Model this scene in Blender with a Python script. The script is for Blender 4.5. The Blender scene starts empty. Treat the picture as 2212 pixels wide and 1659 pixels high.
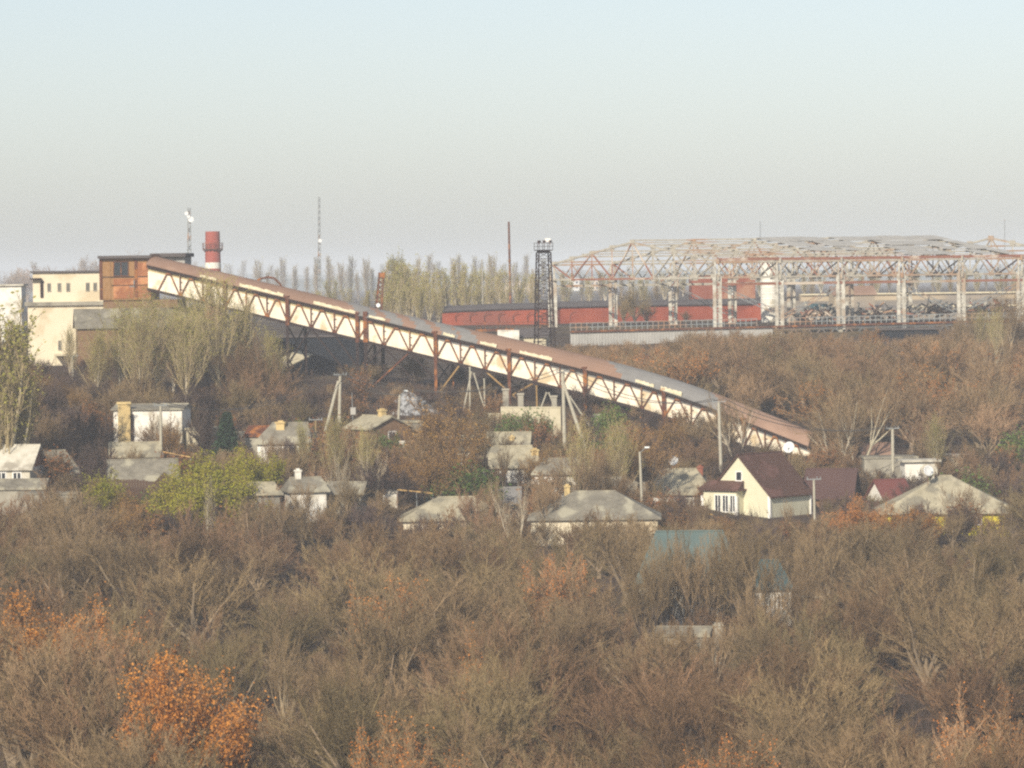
import bpy, math, random
from mathutils import Vector, Matrix, noise

S = bpy.context.scene
COL = S.collection
R = math.radians

# ------------------------------------------------------------------ camera
F = 9000.0                 # focal length in units of a 2212 px wide frame
CAMZ = 34.0
ROLL = R(0.8)
cam_d = bpy.data.cameras.new('camera')
cam = bpy.data.objects.new('camera', cam_d)
COL.objects.link(cam)
cam.matrix_world = Matrix.Translation((0, 0, CAMZ)) @ Matrix.Rotation(R(90), 4, 'X') @ Matrix.Rotation(-ROLL, 4, 'Z')
cam_d.sensor_width = 36.0
cam_d.lens = F / 2212 * 36.0
cam_d.shift_y = -229.5 / 2212
cam_d.clip_start = 1.0
cam_d.clip_end = 20000
S.camera = cam

# ------------------------------------------------------------------ light
SUN_EL, SUN_AZ = R(29), R(201)      # azimuth clockwise from +Y: behind the camera, a little to the left
world = bpy.data.worlds.new('World')
S.world = world
world.use_nodes = True
wn = world.node_tree
bg = wn.nodes['Background']
sky = wn.nodes.new('ShaderNodeTexSky')
sky.sky_type = 'NISHITA'
sky.sun_disc = False
sky.sun_elevation = SUN_EL
sky.sun_rotation = SUN_AZ
sky.altitude = 0
sky.air_density = 1.0
sky.dust_density = 1.0
sky.ozone_density = 1.0
hsv = wn.nodes.new('ShaderNodeHueSaturation')
hsv.inputs['Saturation'].default_value = 0.66
wn.links.new(sky.outputs[0], hsv.inputs['Color'])
tint = wn.nodes.new('ShaderNodeMix'); tint.data_type = 'RGBA'; tint.blend_type = 'MULTIPLY'
tint.inputs['Factor'].default_value = 1.0
tint.inputs['B'].default_value = (.95, .98, 1.07, 1)
wn.links.new(hsv.outputs[0], tint.inputs['A'])
wn.links.new(tint.outputs['Result'], bg.inputs['Color'])
bg.inputs['Strength'].default_value = 0.084
sun_d = bpy.data.lights.new('sun', 'SUN')
sun = bpy.data.objects.new('sun', sun_d)
COL.objects.link(sun)
sun_d.energy = 3.7
sun_d.angle = R(0.6)
sun_d.color = (1.0, 0.92, 0.79)
tosun = Vector((math.sin(SUN_AZ) * math.cos(SUN_EL), math.cos(SUN_AZ) * math.cos(SUN_EL), math.sin(SUN_EL)))
sun.rotation_euler = tosun.to_track_quat('Z', 'Y').to_euler()
S.view_settings.view_transform = 'Standard'
S.view_settings.look = 'None'
S.view_settings.exposure = 0.52
S.view_settings.gamma = 1.0
c = S.cycles
c.max_bounces = 5
c.diffuse_bounces = 2
c.glossy_bounces = 2
c.transmission_bounces = 3
c.volume_bounces = 2
c.transparent_max_bounces = 6
c.filter_width = 2.3
c.use_adaptive_sampling = False
c.use_denoising = False

# ------------------------------------------------------------------ helpers
def W(x, y, Y):
    """point seen at (x, y) of the 2212 px frame, at depth Y"""
    dx, dy = x - 1106.0, y - 600.0
    cr, sr = math.cos(ROLL), math.sin(ROLL)
    u = dx * cr - dy * sr
    v = dx * sr + dy * cr
    return Vector((u / F * Y, Y, CAMZ - v / F * Y))

def PX(p):
    u = p[0] / p[1] * F
    v = (CAMZ - p[2]) / p[1] * F
    cr, sr = math.cos(ROLL), math.sin(ROLL)
    return (u * cr + v * sr + 1106, -u * sr + v * cr + 600)

def sstep(a, b, t):
    t = min(1, max(0, (t - a) / (b - a)))
    return t * t * (3 - 2 * t)

PROF = [(-50, -1.0), (150, -2.5), (220, 0.0), (300, 3.3), (330, 5.4), (370, 8.4), (390, 10.4), (430, 15.6), (474, 20.2), (520, 22.4), (578, 23.6), (592, 25.9),
        (620, 26.6), (800, 26.8), (1500, 26.0), (6500, 24.0)]
def terrain(X, Y):
    s = sstep(0, 45, X)
    yy = Y - 14 * s * sstep(400, 430, Y) * (1 - sstep(520, 590, Y))
    for (a, za), (b, zb) in zip(PROF, PROF[1:]):
        if yy <= b:
            z = za + (zb - za) * (yy - a) / (b - a)
            break
    else:
        z = PROF[-1][1]
    n = noise.noise(Vector((X * .045, Y * .045, 3.1))) * .7 + noise.noise(Vector((X * .2, Y * .2, 9.))) * .15
    z -= .072 * max(-50, min(45, X)) * sstep(380, 400, Y) * (1 - sstep(485, 530, Y))
    z -= 1.0 * math.exp(-((X - 28) / 14) ** 2 - ((Y - 452) / 16) ** 2)
    z += 2.0 * sstep(20, 40, X) * sstep(640, 770, Y) * (1 - sstep(1200, 2500, Y))
    return z + n * (1 - sstep(560, 640, Y))

def hexc(h):
    h = h.lstrip('#')
    f = lambda c: c / 12.92 if c <= .04045 else ((c + .055) / 1.055) ** 2.4
    return tuple(f(int(h[i:i + 2], 16) / 255) for i in (0, 2, 4)) + (1.0,)

MATS = {}
def mat(name, col, col2=None, scale=1.0, rough=.85, rand=0.0, stripes=None, detail=4.0, contrast=1.0, stretch=None,
        metallic=0.0, bump=0.0, translucent=0.0, col3=None, scale3=.2):
    """procedural surface: two tones mixed by noise, optional third tone in stains, optional fine ribs"""
    m = bpy.data.materials.new(name)
    m.use_nodes = True
    nt = m.node_tree
    N, L = nt.nodes, nt.links
    b = N['Principled BSDF']
    b.inputs['Roughness'].default_value = rough
    b.inputs['Metallic'].default_value = metallic
    b.inputs['Specular IOR Level'].default_value = .25 if rough < .8 else .08
    c1 = hexc(col) if isinstance(col, str) else col
    c2 = hexc(col2) if isinstance(col2, str) else (col2 or tuple(v * .7 for v in c1[:3]) + (1,))
    tc = N.new('ShaderNodeTexCoord')
    mp = N.new('ShaderNodeMapping')
    L.new(tc.outputs['Object'], mp.inputs['Vector'])
    if stretch: mp.inputs['Scale'].default_value = stretch
    nz = N.new('ShaderNodeTexNoise')
    nz.inputs['Scale'].default_value = scale
    nz.inputs['Detail'].default_value = detail
    nz.inputs['Roughness'].default_value = .65
    L.new(mp.outputs[0], nz.inputs['Vector'])
    rp = N.new('ShaderNodeMapRange')
    rp.inputs['From Min'].default_value = .5 - .22 / contrast
    rp.inputs['From Max'].default_value = .5 + .22 / contrast
    L.new(nz.outputs['Fac'], rp.inputs['Value'])
    mx = N.new('ShaderNodeMix'); mx.data_type = 'RGBA'
    mx.inputs['A'].default_value = c1; mx.inputs['B'].default_value = c2
    L.new(rp.outputs[0], mx.inputs['Factor'])
    out = mx.outputs['Result']
    if col3:
        n3 = N.new('ShaderNodeTexNoise'); n3.inputs['Scale'].default_value = scale3; n3.inputs['Detail'].default_value = 5
        L.new(tc.outputs['Object'], n3.inputs['Vector'])
        r3 = N.new('ShaderNodeMapRange'); r3.inputs['From Min'].default_value = .52; r3.inputs['From Max'].default_value = .62
        L.new(n3.outputs['Fac'], r3.inputs['Value'])
        m3 = N.new('ShaderNodeMix'); m3.data_type = 'RGBA'
        m3.inputs['B'].default_value = hexc(col3) if isinstance(col3, str) else col3
        L.new(out, m3.inputs['A']); L.new(r3.outputs[0], m3.inputs['Factor'])
        out = m3.outputs['Result']
    if stripes:
        axis, sc, dark = stripes
        wv = N.new('ShaderNodeTexWave'); wv.bands_direction = axis
        wv.inputs['Scale'].default_value = sc; wv.inputs['Distortion'].default_value = .6
        L.new(tc.outputs['Object'], wv.inputs['Vector'])
        ml = N.new('ShaderNodeMix'); ml.data_type = 'RGBA'; ml.blend_type = 'MULTIPLY'
        ml.inputs['B'].default_value = (dark, dark, dark, 1)
        L.new(out, ml.inputs['A']); L.new(wv.outputs['Fac'], ml.inputs['Factor'])
        out = ml.outputs['Result']
    if rand:
        oi = N.new('ShaderNodeObjectInfo')
        hs = N.new('ShaderNodeHueSaturation')
        mr = N.new('ShaderNodeMapRange')
        mr.inputs['To Min'].default_value = 1 - rand; mr.inputs['To Max'].default_value = 1 + rand
        L.new(oi.outputs['Random'], mr.inputs['Value'])
        L.new(mr.outputs[0], hs.inputs['Value'])
        ma = N.new('ShaderNodeMath'); ma.operation = 'MULTIPLY_ADD'
        ma.inputs[1].default_value = -.012; ma.inputs[2].default_value = .506
        L.new(oi.outputs['Random'], ma.inputs[0]); L.new(ma.outputs[0], hs.inputs['Hue'])
        L.new(out, hs.inputs['Color'])
        out = hs.outputs[0]
    L.new(out, b.inputs['Base Color'])
    if bump:
        bp = N.new('ShaderNodeBump'); bp.inputs['Strength'].default_value = bump; bp.inputs['Distance'].default_value = .1
        L.new(nz.outputs['Fac'], bp.inputs['Height']); L.new(bp.outputs[0], b.inputs['Normal'])
    if translucent:
        tr = N.new('ShaderNodeBsdfTranslucent')
        L.new(out, tr.inputs['Color'])
        ms = N.new('ShaderNodeMixShader'); ms.inputs[0].default_value = translucent
        L.new(b.outputs[0], ms.inputs[1]); L.new(tr.outputs[0], ms.inputs[2])
        L.new(ms.outputs[0], N['Material Output'].inputs['Surface'])
    MATS[name] = m
    return m

class MB:
    def __init__(s): s.v = []; s.f = []; s.m = []
    def add(s, vs, fs, mi=0):
        o = len(s.v); s.v += [tuple(p) for p in vs]
        s.f += [tuple(i + o for i in f) for f in fs]; s.m += [mi] * len(fs)
        return s
    def hexa(s, p, mi=0):
        """eight corners: bottom loop then top loop"""
        return s.add(p, [(3, 2, 1, 0), (4, 5, 6, 7), (0, 1, 5, 4), (1, 2, 6, 5), (2, 3, 7, 6), (3, 0, 4, 7)], mi)
    def box(s, x0, x1, y0, y1, z0, z1, mi=0):
        return s.hexa([(x0, y0, z0), (x1, y0, z0), (x1, y1, z0), (x0, y1, z0), (x0, y0, z1), (x1, y0, z1), (x1, y1, z1), (x0, y1, z1)], mi)
    def bar(s, p, q, w, h=None, mi=0):
        p, q = Vector(p), Vector(q); h = h or w
        d = (q - p)
        if d.length < 1e-6: return s
        d.normalize()
        up = Vector((0, 0, 1)) if abs(d.z) < .95 else Vector((0, 1, 0))
        a = d.cross(up).normalized() * (w / 2); b = a.cross(d).normalized() * (h / 2)
        return s.hexa([p - a - b, p + a - b, p + a + b, p - a + b, q - a - b, q + a - b, q + a + b, q - a + b], mi)
    def tube(s, p, q, r0, r1=None, n=8, mi=0, cap=True):
        p, q = Vector(p), Vector(q); r1 = r0 if r1 is None else r1
        d = (q - p).normalized()
        up = Vector((0, 0, 1)) if abs(d.z) < .95 else Vector((0, 1, 0))
        a = d.cross(up).normalized(); b = a.cross(d)
        ring = lambda c, r: [c + (a * math.cos(6.28318 * k / n) + b * math.sin(6.28318 * k / n)) * r for k in range(n)]
        fs = [(k, (k + 1) % n, n + (k + 1) % n, n + k) for k in range(n)]
        if cap: fs += [tuple(range(n))[::-1], tuple(range(n, 2 * n))]
        return s.add(ring(p, r0) + ring(q, r1), fs, mi)
    def prism(s, loop, off, mi=0):
        """closed loop of points extruded by the vector off"""
        n = len(loop); off = Vector(off)
        lo = [Vector(p) for p in loop]
        return s.add(lo + [p + off for p in lo], [tuple(range(n))[::-1], tuple(range(n, 2 * n))] +
                     [(k, (k + 1) % n, n + (k + 1) % n, n + k) for k in range(n)], mi)
    def mesh(s, name, mats, smooth=False):
        me = bpy.data.meshes.new(name)
        me.from_pydata(s.v, [], s.f)
        for m in (mats if isinstance(mats, (list, tuple)) else [mats]): me.materials.append(MATS[m] if isinstance(m, str) else m)
        me.polygons.foreach_set('material_index', s.m)
        if smooth: me.polygons.foreach_set('use_smooth', [True] * len(s.f))
        me.update()
        return me
    def build(s, name, mats, parent=None, smooth=False, loc=None):
        o = bpy.data.objects.new(name, s.mesh(name, mats, smooth))
        COL.objects.link(o)
        if parent: o.parent = parent
        if loc: o.location = loc
        return o

def tag(o, label=None, cat=None, group=None, kind=None):
    if label: o['label'] = label
    if cat: o['category'] = cat
    if group: o['group'] = group
    if kind: o['kind'] = kind
    return o
def thing(name, label, cat, loc=(0, 0, 0), rot=0, group=None):
    o = bpy.data.objects.new(name, None); COL.objects.link(o)
    o.location = loc; o.rotation_euler = (0, 0, rot); o.empty_display_size = .3
    return tag(o, label, cat, group)

# ------------------------------------------------------------------ materials
mat('soil', '#54463a', '#3c342c', .35, 1, contrast=1.3, col3='#64563f', scale3=.05)
mat('far_hill', '#6f7468', '#5c6257', .01, 1)
mat('white_cladding', '#ece2cd', '#dccfb6', .7, .85, stretch=(1, 1, .35), contrast=1.3, col3='#c5b08c', scale3=.45)
mat('cream_strip', '#a3916a', '#b8a880', .8, .8)
mat('rust', '#6a4433', '#553629', 2.2, .85, contrast=1.4, col3='#9a6334', scale3=.9)
mat('rust_light', '#9c6a3f', '#6d4733', 1.5, .85, contrast=1.6)
mat('roof_brown', '#90725f', '#846a59', .35, 1.0, col3='#9c7f6b', scale3=.12)
mat('roof_grey', '#85827d', '#77746f', .5, 1.0, contrast=1.3)
mat('roof_sheet', '#d8cdb0', '#b5a987', 1.5, .8)
mat('dark_steel', '#3c2f2b', '#2c2524', 2, .8)
mat('tan_strut', '#ab8d5c', '#8b6d44', 1.3, .85)
mat('white_steel', '#b5ae9d', '#918a7c', 1.2, .75, contrast=1.2, col3='#a08166', scale3=.16)
mat('column_steel', '#c6c1b2', '#8f897c', 1.4, .8, contrast=1.6, col3='#9d8b76', scale3=.3)
mat('rust_steel', '#946450', '#7f5544', 1.0, .85, col3='#c3b4a0', scale3=.2)
mat('grey_steel', '#8d918f', '#7a7d7b', 1.2, .75, col3='#9b7a60', scale3=.3)
mat('girder_grey', '#6d6f6e', '#5b5d5d', 1.2, .8, col3='#7b6a5c', scale3=.3)
mat('grey_sheet', '#b6b2a9', '#a09d95', .6, .95, stripes=('X', 2.0, .8))
mat('render_cream', '#d9cdb2', '#cfc1a3', .3, .9, col3='#c4b393', scale3=.3)
mat('brick_orange', '#9c6542', '#87573a', 1.6, .9, col3='#b98258', scale3=.5)
mat('brick_tan', '#9a7650', '#86653f', 1.5, .9)
mat('brick_brown', '#866a50', '#6d543f', 1.2, .9)
mat('brick_red', '#8d5442', '#7d4a3b', .5, .95, col3='#997058', scale3=.2)
mat('red_paint', '#9c5039', '#87422f', .35, .95, contrast=1.3, col3='#80493a', scale3=.15)
mat('tar_roof', '#5f5855', '#524c4a', .5, .95)
mat('concrete', '#a39c8b', '#8c8676', .9, .95, col3='#7b7568', scale3=.4)
mat('pale_concrete', '#c9bea2', '#b5aa8c', 1.0, .95)
mat('pole_concrete', '#b3ac98', '#9c9583', 2, .95)
mat('pole_wood', '#9a855f', '#7d6a49', 2, .95)
mat('slate', '#8d8676', '#6f695c', 1.1, .95, stripes=('X', 2.2, .86), contrast=1.5, col3='#a59e88', scale3=.55)
mat('slate_pale', '#b3a98e', '#938a72', 1.0, .95, stripes=('X', 2.2, .9), contrast=1.4, col3='#857e6c', scale3=.5)
mat('slate_white', '#cbc4b3', '#aea794', 1.0, .9, contrast=1.4, col3='#989080', scale3=.5)
mat('roof_maroon', '#60463b', '#553e35', .3, .8, stripes=('X', 1.6, .86), col3='#6f5047', scale3=.5)
mat('roof_burgundy', '#5a433d', '#4e3b37', .3, .85)
mat('roof_red', '#744640', '#683e3a', .4, .85)
mat('roof_teal', '#5f6e69', '#53625e', .5, .7, stripes=('X', 3.0, .88))
mat('roof_deep_teal', '#3f5c60', '#345054', .5, .7)
mat('siding_yellow', '#d9d3b6', '#cec7a8', .3, .8, stripes=('Z', 5.0, .93))
mat('wall_lemon', '#d8c837', '#c7b62e', .5, .85)
mat('wall_white', '#e6e1d4', '#cfc9ba', .8, .9, col3='#b9b19d', scale3=.4)
mat('white_trim', '#eeeae0', '#e3dfd4', 1, .7)
mat('door_brown', '#5a4638', '#4a392d', 1, .8)
mat('glass_dark', '#2c3136', '#22272b', 1, .25)
mat('brick_chimney', '#c9b27f', '#b69c69', 1.6, .9)
mat('chimney_red', '#a05546', '#924a3d', .5, .9)
mat('dish_white', '#d6d6d2', '#c8c8c4', 1, .5)
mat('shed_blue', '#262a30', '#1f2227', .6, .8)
mat('rubble', '#a6a6a4', '#4c4945', 1.6, 1, contrast=2.2, bump=.6)
mat('pipe_yellow', '#c7a469', '#b28f57', 1, .7)
mat('wire', '#55524e', '#4a4744', 1, .8)
mat('beige_yard', '#ad9d84', '#94866f', .15, .95, col3='#847b70', scale3=.05)
mat('lamp_glass', '#e8ece8', '#dfe4e0', 1, .3)
mat('far_block', '#c9b49a', '#b7a48c', .05, .9)
mat('far_block_white', '#d8d5cc', '#c9c6bd', .05, .9)
# plants
mat('bark_grey', '#96836a', '#726450', 1.5, .95, rand=.18)
mat('bark_tan', '#b09b7c', '#8f7c62', 1.5, .95, rand=.1)
mat('bark_dark', '#564a3e', '#463c33', 1.5, .95, rand=.15)
mat('bark_pale', '#c4b9a0', '#a4987f', 1.5, .95, rand=.1)
mat('twig_grey', '#8d7759', '#766245', .8, .95, rand=.2)
mat('twig_olive', '#887553', '#736245', .8, .95, rand=.18)
mat('twig_brown', '#866a4d', '#6d563e', .8, .95, rand=.2)
mat('twig_russet', '#9a7f60', '#836a4c', .8, .95, rand=.2)
mat('twig_tan', '#a59570', '#8f7f5c', .8, .95, rand=.12)
mat('twig_dark', '#5b4b42', '#4a3e38', .8, .95, rand=.2)
mat('twig_pale', '#b3a58a', '#9a8c70', .8, .95, rand=.1)
mat('leaf_orange', '#df974c', '#a9682f', 1.6, .8, rand=.1, contrast=1.6, translucent=.25)
mat('leaf_autumn', '#cc8a44', '#a06c34', 1.5, .8, rand=.1, contrast=1.6, translucent=.25)
mat('leaf_gold', '#b8904e', '#a07a40', 1.2, .8, rand=.14, translucent=.25)
mat('leaf_yellowgreen', '#929630', '#a8982e', .7, .8, rand=.12, translucent=.3)
mat('leaf_palegreen', '#b3ab5c', '#9d9848', .8, .8, rand=.14, translucent=.3)
mat('leaf_green', '#66783c', '#546832', .8, .8, rand=.12, translucent=.25)
mat('leaf_rust', '#94683f', '#805536', .8, .8, rand=.14, translucent=.2)
mat('needle', '#35482f', '#2a3b28', 1, .85, rand=.1)

# ------------------------------------------------------------------ ground, hills
def build_ground():
    xs = [-2500, -1200, -600, -300, -160, -110] + [-80 + 2.5 * i for i in range(0, 73)] + [120, 180, 300, 600, 1200, 2500]
    ys = [-60, 0, 60, 110, 150, 175] + [190 + 2.5 * i for i in range(0, 175)] + [640, 660, 700, 760, 850, 1000, 1300, 1800, 2500, 3500, 5000, 6400]
    mb = MB()
    mb.v = [(x, y, terrain(x, y)) for y in ys for x in xs]
    n = len(xs)
    for j in range(len(ys) - 1):
        for i in range(n - 1):
            mb.f.append((j * n + i, j * n + i + 1, (j + 1) * n + i + 1, (j + 1) * n + i)); mb.m.append(0)
    tag(mb.build('ground', 'soil', smooth=True), kind='structure')
    h = MB()
    rng = random.Random(4)
    for (Y, base, amp, mx) in ((3300, 37, 5, 1), (5200, 41, 7, 2)):
        pts = []
        for i in range(61):
            x = -1100 + i * 37
            pts.append((x, base + amp * noise.noise(Vector((x * .004, Y, 0))) + 2.0 * noise.noise(Vector((x * .03, Y, 5)))))
        for (xa, za), (xb, zb) in zip(pts, pts[1:]):
            h.add([(xa, Y, 15), (xb, Y, 15), (xb, Y + 250, zb), (xa, Y + 250, za), (xa, Y + 700, 15), (xb, Y + 700, 15)],
                  [(0, 1, 2, 3), (3, 2, 5, 4)])
    tag(h.build('hills', 'far_hill', smooth=True), kind='structure')
build_ground()

# ------------------------------------------------------------------ conveyor gallery
def gallery():
    A, B, C = W(318, 571, 490), W(1427, 836, 464), W(1748, 963, 456)
    H, WID, RISE, OV = 2.9, 4.4, 1.25, .35
    root = thing('conveyor_gallery', 'long sloping conveyor gallery with white walls, brown vaulted roof and rusty trusses', 'conveyor', (0, 0, 0))
    t = Vector((B.x - A.x, B.y - A.y, 0)).normalized()
    n = Vector((-t.y, t.x, 0))                       # away from the camera
    zup = Vector((0, 0, 1))
    def P(s):                                        # s 0..1 on AB, 1..2 on BC: near eave line
        if .86 < s < 1.42:                            # eased bend
            p, q = A.lerp(B, .86), B.lerp(C, .42)
            u = (s - .86) / .28 if s < 1 else .5
            L1, L2 = (B - p).length, (q - B).length
            d = (s - .86) / .14 * L1 if s <= 1 else L1 + (s - 1) / .42 * L2
            u = d / (L1 + L2)
            return p.lerp(B, u).lerp(B.lerp(q, u), u)
        return A.lerp(B, s) if s <= 1 else B.lerp(C, s - 1)
    LAB, LBC = (B - A).length, (C - B).length
    def s_at(px):
        lo, hi = -.1, 2
        for _ in range(40):
            m = (lo + hi) / 2
            if PX(P(m))[0] < px: lo = m
            else: hi = m
        return lo
    # walls: near cladding recessed behind the truss plane
    wl, up, rf, fl, wf = MB(), MB(), MB(), MB(), MB()
    st = [i / 40 for i in range(41)] + [1 + i / 14 for i in range(1, 15)]
    rng = random.Random(3)
    for a, b in zip(st, st[1:]):
        pa, pb = P(a), P(b)
        i0 = n * .16
        wl.hexa([pa + i0 - zup * (H - .12), pb + i0 - zup * (H - .12), pb + i0 * 1.6 - zup * (H - .12), pa + i0 * 1.6 - zup * (H - .12),
                 pa + i0 - zup * .78, pb + i0 - zup * .78, pb + i0 * 1.6 - zup * .78, pa + i0 * 1.6 - zup * .78])
        far = n * (WID - .16)
        wf.hexa([pa + far - zup * (H - .12), pb + far - zup * (H - .12), pb + far * 1.02 - zup * (H - .12), pa + far * 1.02 - zup * (H - .12),
                 pa + far - zup * .05, pb + far - zup * .05, pb + far * 1.02 - zup * .05, pa + far * 1.02 - zup * .05])
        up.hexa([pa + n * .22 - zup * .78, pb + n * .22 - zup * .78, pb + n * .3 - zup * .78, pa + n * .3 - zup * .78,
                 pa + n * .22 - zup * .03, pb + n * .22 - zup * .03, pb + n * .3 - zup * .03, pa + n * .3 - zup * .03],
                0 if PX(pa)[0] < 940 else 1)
        fl.hexa([pa - zup * (H + .12), pb - zup * (H + .12), pb + n * WID - zup * (H + .12), pa + n * WID - zup * (H + .12),
                 pa - zup * (H - .1), pb - zup * (H - .1), pb + n * WID - zup * (H - .1), pa + n * WID - zup * (H - .1)])
    wl.build('wall', 'white_cladding', root)
    wf.build('wall', 'white_cladding', root)
    up.build('eave_strip', ['cream_strip', 'roof_grey'], root)  # darker strip under the eave, cream on the upper run, grey further down
    fl.build('deck', 'dark_steel', root)
    # vaulted roof with grey replacement strips
    NA = 10
    bands = [(752, 800), (822, 853), (880, 915), (935, 970), (978, 1012), (1320, 1545)]
    def arc(k, RISE=1.25):
        q = k / NA
        a = math.pi * q
        return n * (-OV + (WID + 2 * OV) * q), RISE * (1 - abs(2 * q - 1) ** 2.2)
    fine = [i / 160 for i in range(161)] + [1 + i / 60 for i in range(1, 61)]
    for a, b in zip(fine, fine[1:]):
        pa, pb = P(a), P(b)
        px = PX(P((a + b) / 2))[0]
        RISE = .9 + .4 * sstep(700, 1250, px)
        for k in range(NA):
            (o0, h0), (o1, h1) = arc(k, RISE), arc(k + 1, RISE)
            shift = px + 12 * (k - 2) * .9
            mi = 1 if any(l < shift < h for l, h in bands) else 0
            v = [pa + o0 + zup * h0, pb + o0 + zup * h0, pb + o1 + zup * h1, pa + o1 + zup * h1]
            rf.add(v, [(0, 1, 2, 3)], mi)
            rf.add([p - zup * .06 for p in v], [(3, 2, 1, 0)], mi)
    ends = [P(0), P(2)]
    for e in ends:
        pts = [e + arc(k)[0] + zup * arc(k)[1] for k in range(NA + 1)]
        rf.add(pts, [tuple(range(NA + 1))], 0)
    rf.build('roof', ['roof_brown', 'roof_grey'], root, smooth=True)
    # peeled pale sheets along the eave
    for (x0, x1, hh) in ((435, 470, .25), (520, 615, .34), (680, 770, .3), (800, 835, .22), (960, 985, .25), (1040, 1075, .3), (1125, 1195, .34), (1375, 1415, .3), (1430, 1475, .45)):
        m = MB(); k = 7
        for j in range(k):
            sa, sb = s_at(x0 + (x1 - x0) * j / k), s_at(x0 + (x1 - x0) * (j + 1) / k)
            a, b = P(sa) - n * (OV + .06), P(sb) - n * (OV + .06)
            w1, w2 = hh * rng.uniform(.6, 1.2), hh * rng.uniform(.6, 1.2)
            m.hexa([a + zup * .06, b + zup * .06, b + zup * .06 + n * .06, a + zup * .06 + n * .06,
                    a + zup * (.1 + w1) + n * .14, b + zup * (.1 + w2) + n * .14, b + zup * (.1 + w2) + n * .22, a + zup * (.1 + w1) + n * .22])
        m.build('eave_sheet', 'roof_sheet', root)
    # trusses on both sides
    posts = [340, 486, 621, 772, 941, 1100, 1264, 1434, 1607, 1742]
    ss = [s_at(x) for x in posts]
    def chord(side, zo):
        m = MB()
        if True:
            for a, b in [(P(x), P(y)) for x, y in zip(st, st[1:])]:
                m.bar(a + side - n * .03 + zup * zo, b + side - n * .03 + zup * zo, .2, .3)
        return m
    for side in (n * 0, n * WID):
        for zo in (-.24, -H): chord(side, zo).build('chord', 'dark_steel', root)
    for side, nm in ((n * 0, 'near'), (n * WID, 'far')):
        for i in range(len(ss) - 1):
            a, b = ss[i], ss[i + 1]
            m = MB()
            nn = 3
            for k in range(nn):
                s0, s1 = a + (b - a) * k / nn, a + (b - a) * (k + 1) / nn
                sm = (s0 + s1) / 2
                b0, b1, tm = P(s0) - zup * H + side, P(s1) - zup * H + side, P(sm) - zup * .1 + side
                m.bar(b0, tm, .13, .13, 0 if i > 3 or k % 2 else 1); m.bar(tm, b1, .13, .13)
                m.bar(tm - zup * .3 - t * .22, tm - zup * .3 + t * .22, .16, .42, 1)
                if k < nn - 1:
                    m.bar(b1, P(s1) + side, .13, .13)
                    m.bar(b1 - t * .3 + zup * .12, b1 + t * .3 + zup * .12, .15, .35, 0)
                    for q in (.3, .6): m.bar(b1 + zup * H * q, b1 + zup * H * q + t * .3, .06, .06)
            m.build('truss_bay', ['rust', 'rust_light'], root)
    def gz(p): return terrain(p.x, p.y) - .8
    # heavy posts and trestle legs below them
    for i, s in enumerate(ss[:-1]):
        if i == 0: continue
        p = P(s)
        for side in (-.12, WID + .12):
            q = p + n * side
            m = MB()
            wd = .42
            m.bar(q + zup * .1, q - zup * (H + .3), wd, wd, 0)
            m.bar(q - zup * (H + .3), Vector((q.x, q.y, gz(q))), wd * .8, wd * .8, 1 if i < 4 else 0)
            if posts[i] == 772:
                q2 = q + t * 1.05
                m.bar(q2 + zup * .35, q2 - zup * (H + .3), .5, .5, 0)
                m.bar(q2 - zup * (H + .3), Vector((q2.x, q2.y, gz(q2))), .4, .4, 1)
            m.bar(q + zup * .12 - t * .3, q + zup * .12 + t * .3, .5, .25, 0)
            m.build('support_post', ['rust', 'dark_steel'], root)
        # cross bracing between the two legs
        m = MB()
        q0, q1 = p - n * .12 - zup * (H + .3), p + n * (WID + .12) - zup * (H + .3)
        g = min(gz(q0), gz(q1))
        if q0.z - g > 2.5:
            h = q0.z - g
            m.bar(q0, q1 - zup * (h * .55), .12); m.bar(q1, q0 - zup * (h * .55), .12)
            m.bar(q0 - zup * (h * .55), q1 - zup * h, .12); m.bar(q1 - zup * (h * .55), q0 - zup * h, .12)
            m.build('cross_brace', 'dark_steel', root)
    # raking struts between bays
    def node(i, k): return P(ss[i] + (ss[i + 1] - ss[i]) * k / 3) - zup * H
    for (i, k, dx, mt) in ((2, 1, 6, 'dark_steel'), (2, 2, 4.5, 'dark_steel'), (2, 1, -5, 'dark_steel'), (3, 1, 4.5, 'dark_steel'), (3, 1, -5, 'dark_steel'),
                           (3, 2, -5.5, 'rust'), (3, 2, 5, 'dark_steel'), (4, 1, -3.4, 'tan_strut'), (4, 2, 5.0, 'tan_strut'), (4, 2, -4, 'dark_steel'),
                           (5, 1, -5.2, 'tan_strut'), (5, 2, 3, 'dark_steel'), (6, 1, 3, 'dark_steel')):
        p = node(i, k)
        for off in (n * 0,):
            a = p + off
            e = a + t * dx
            e = Vector((e.x, e.y, 0)) + n * rng.uniform(.2, 1.5); e.z = terrain(e.x, e.y) - .4
            e.z = max(e.z, a.z - abs(dx) * 1.35)
            m = MB(); m.bar(a, e, .17, .17)
            m.build('raking_strut', mt, root)
    return P, s_at, n, H, WID
gal_P, gal_s, gal_n, gal_H, gal_W = gallery()

# ------------------------------------------------------------------ buildings
HOUSES = []          # (x, y, radius) kept free of scattered trees

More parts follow.
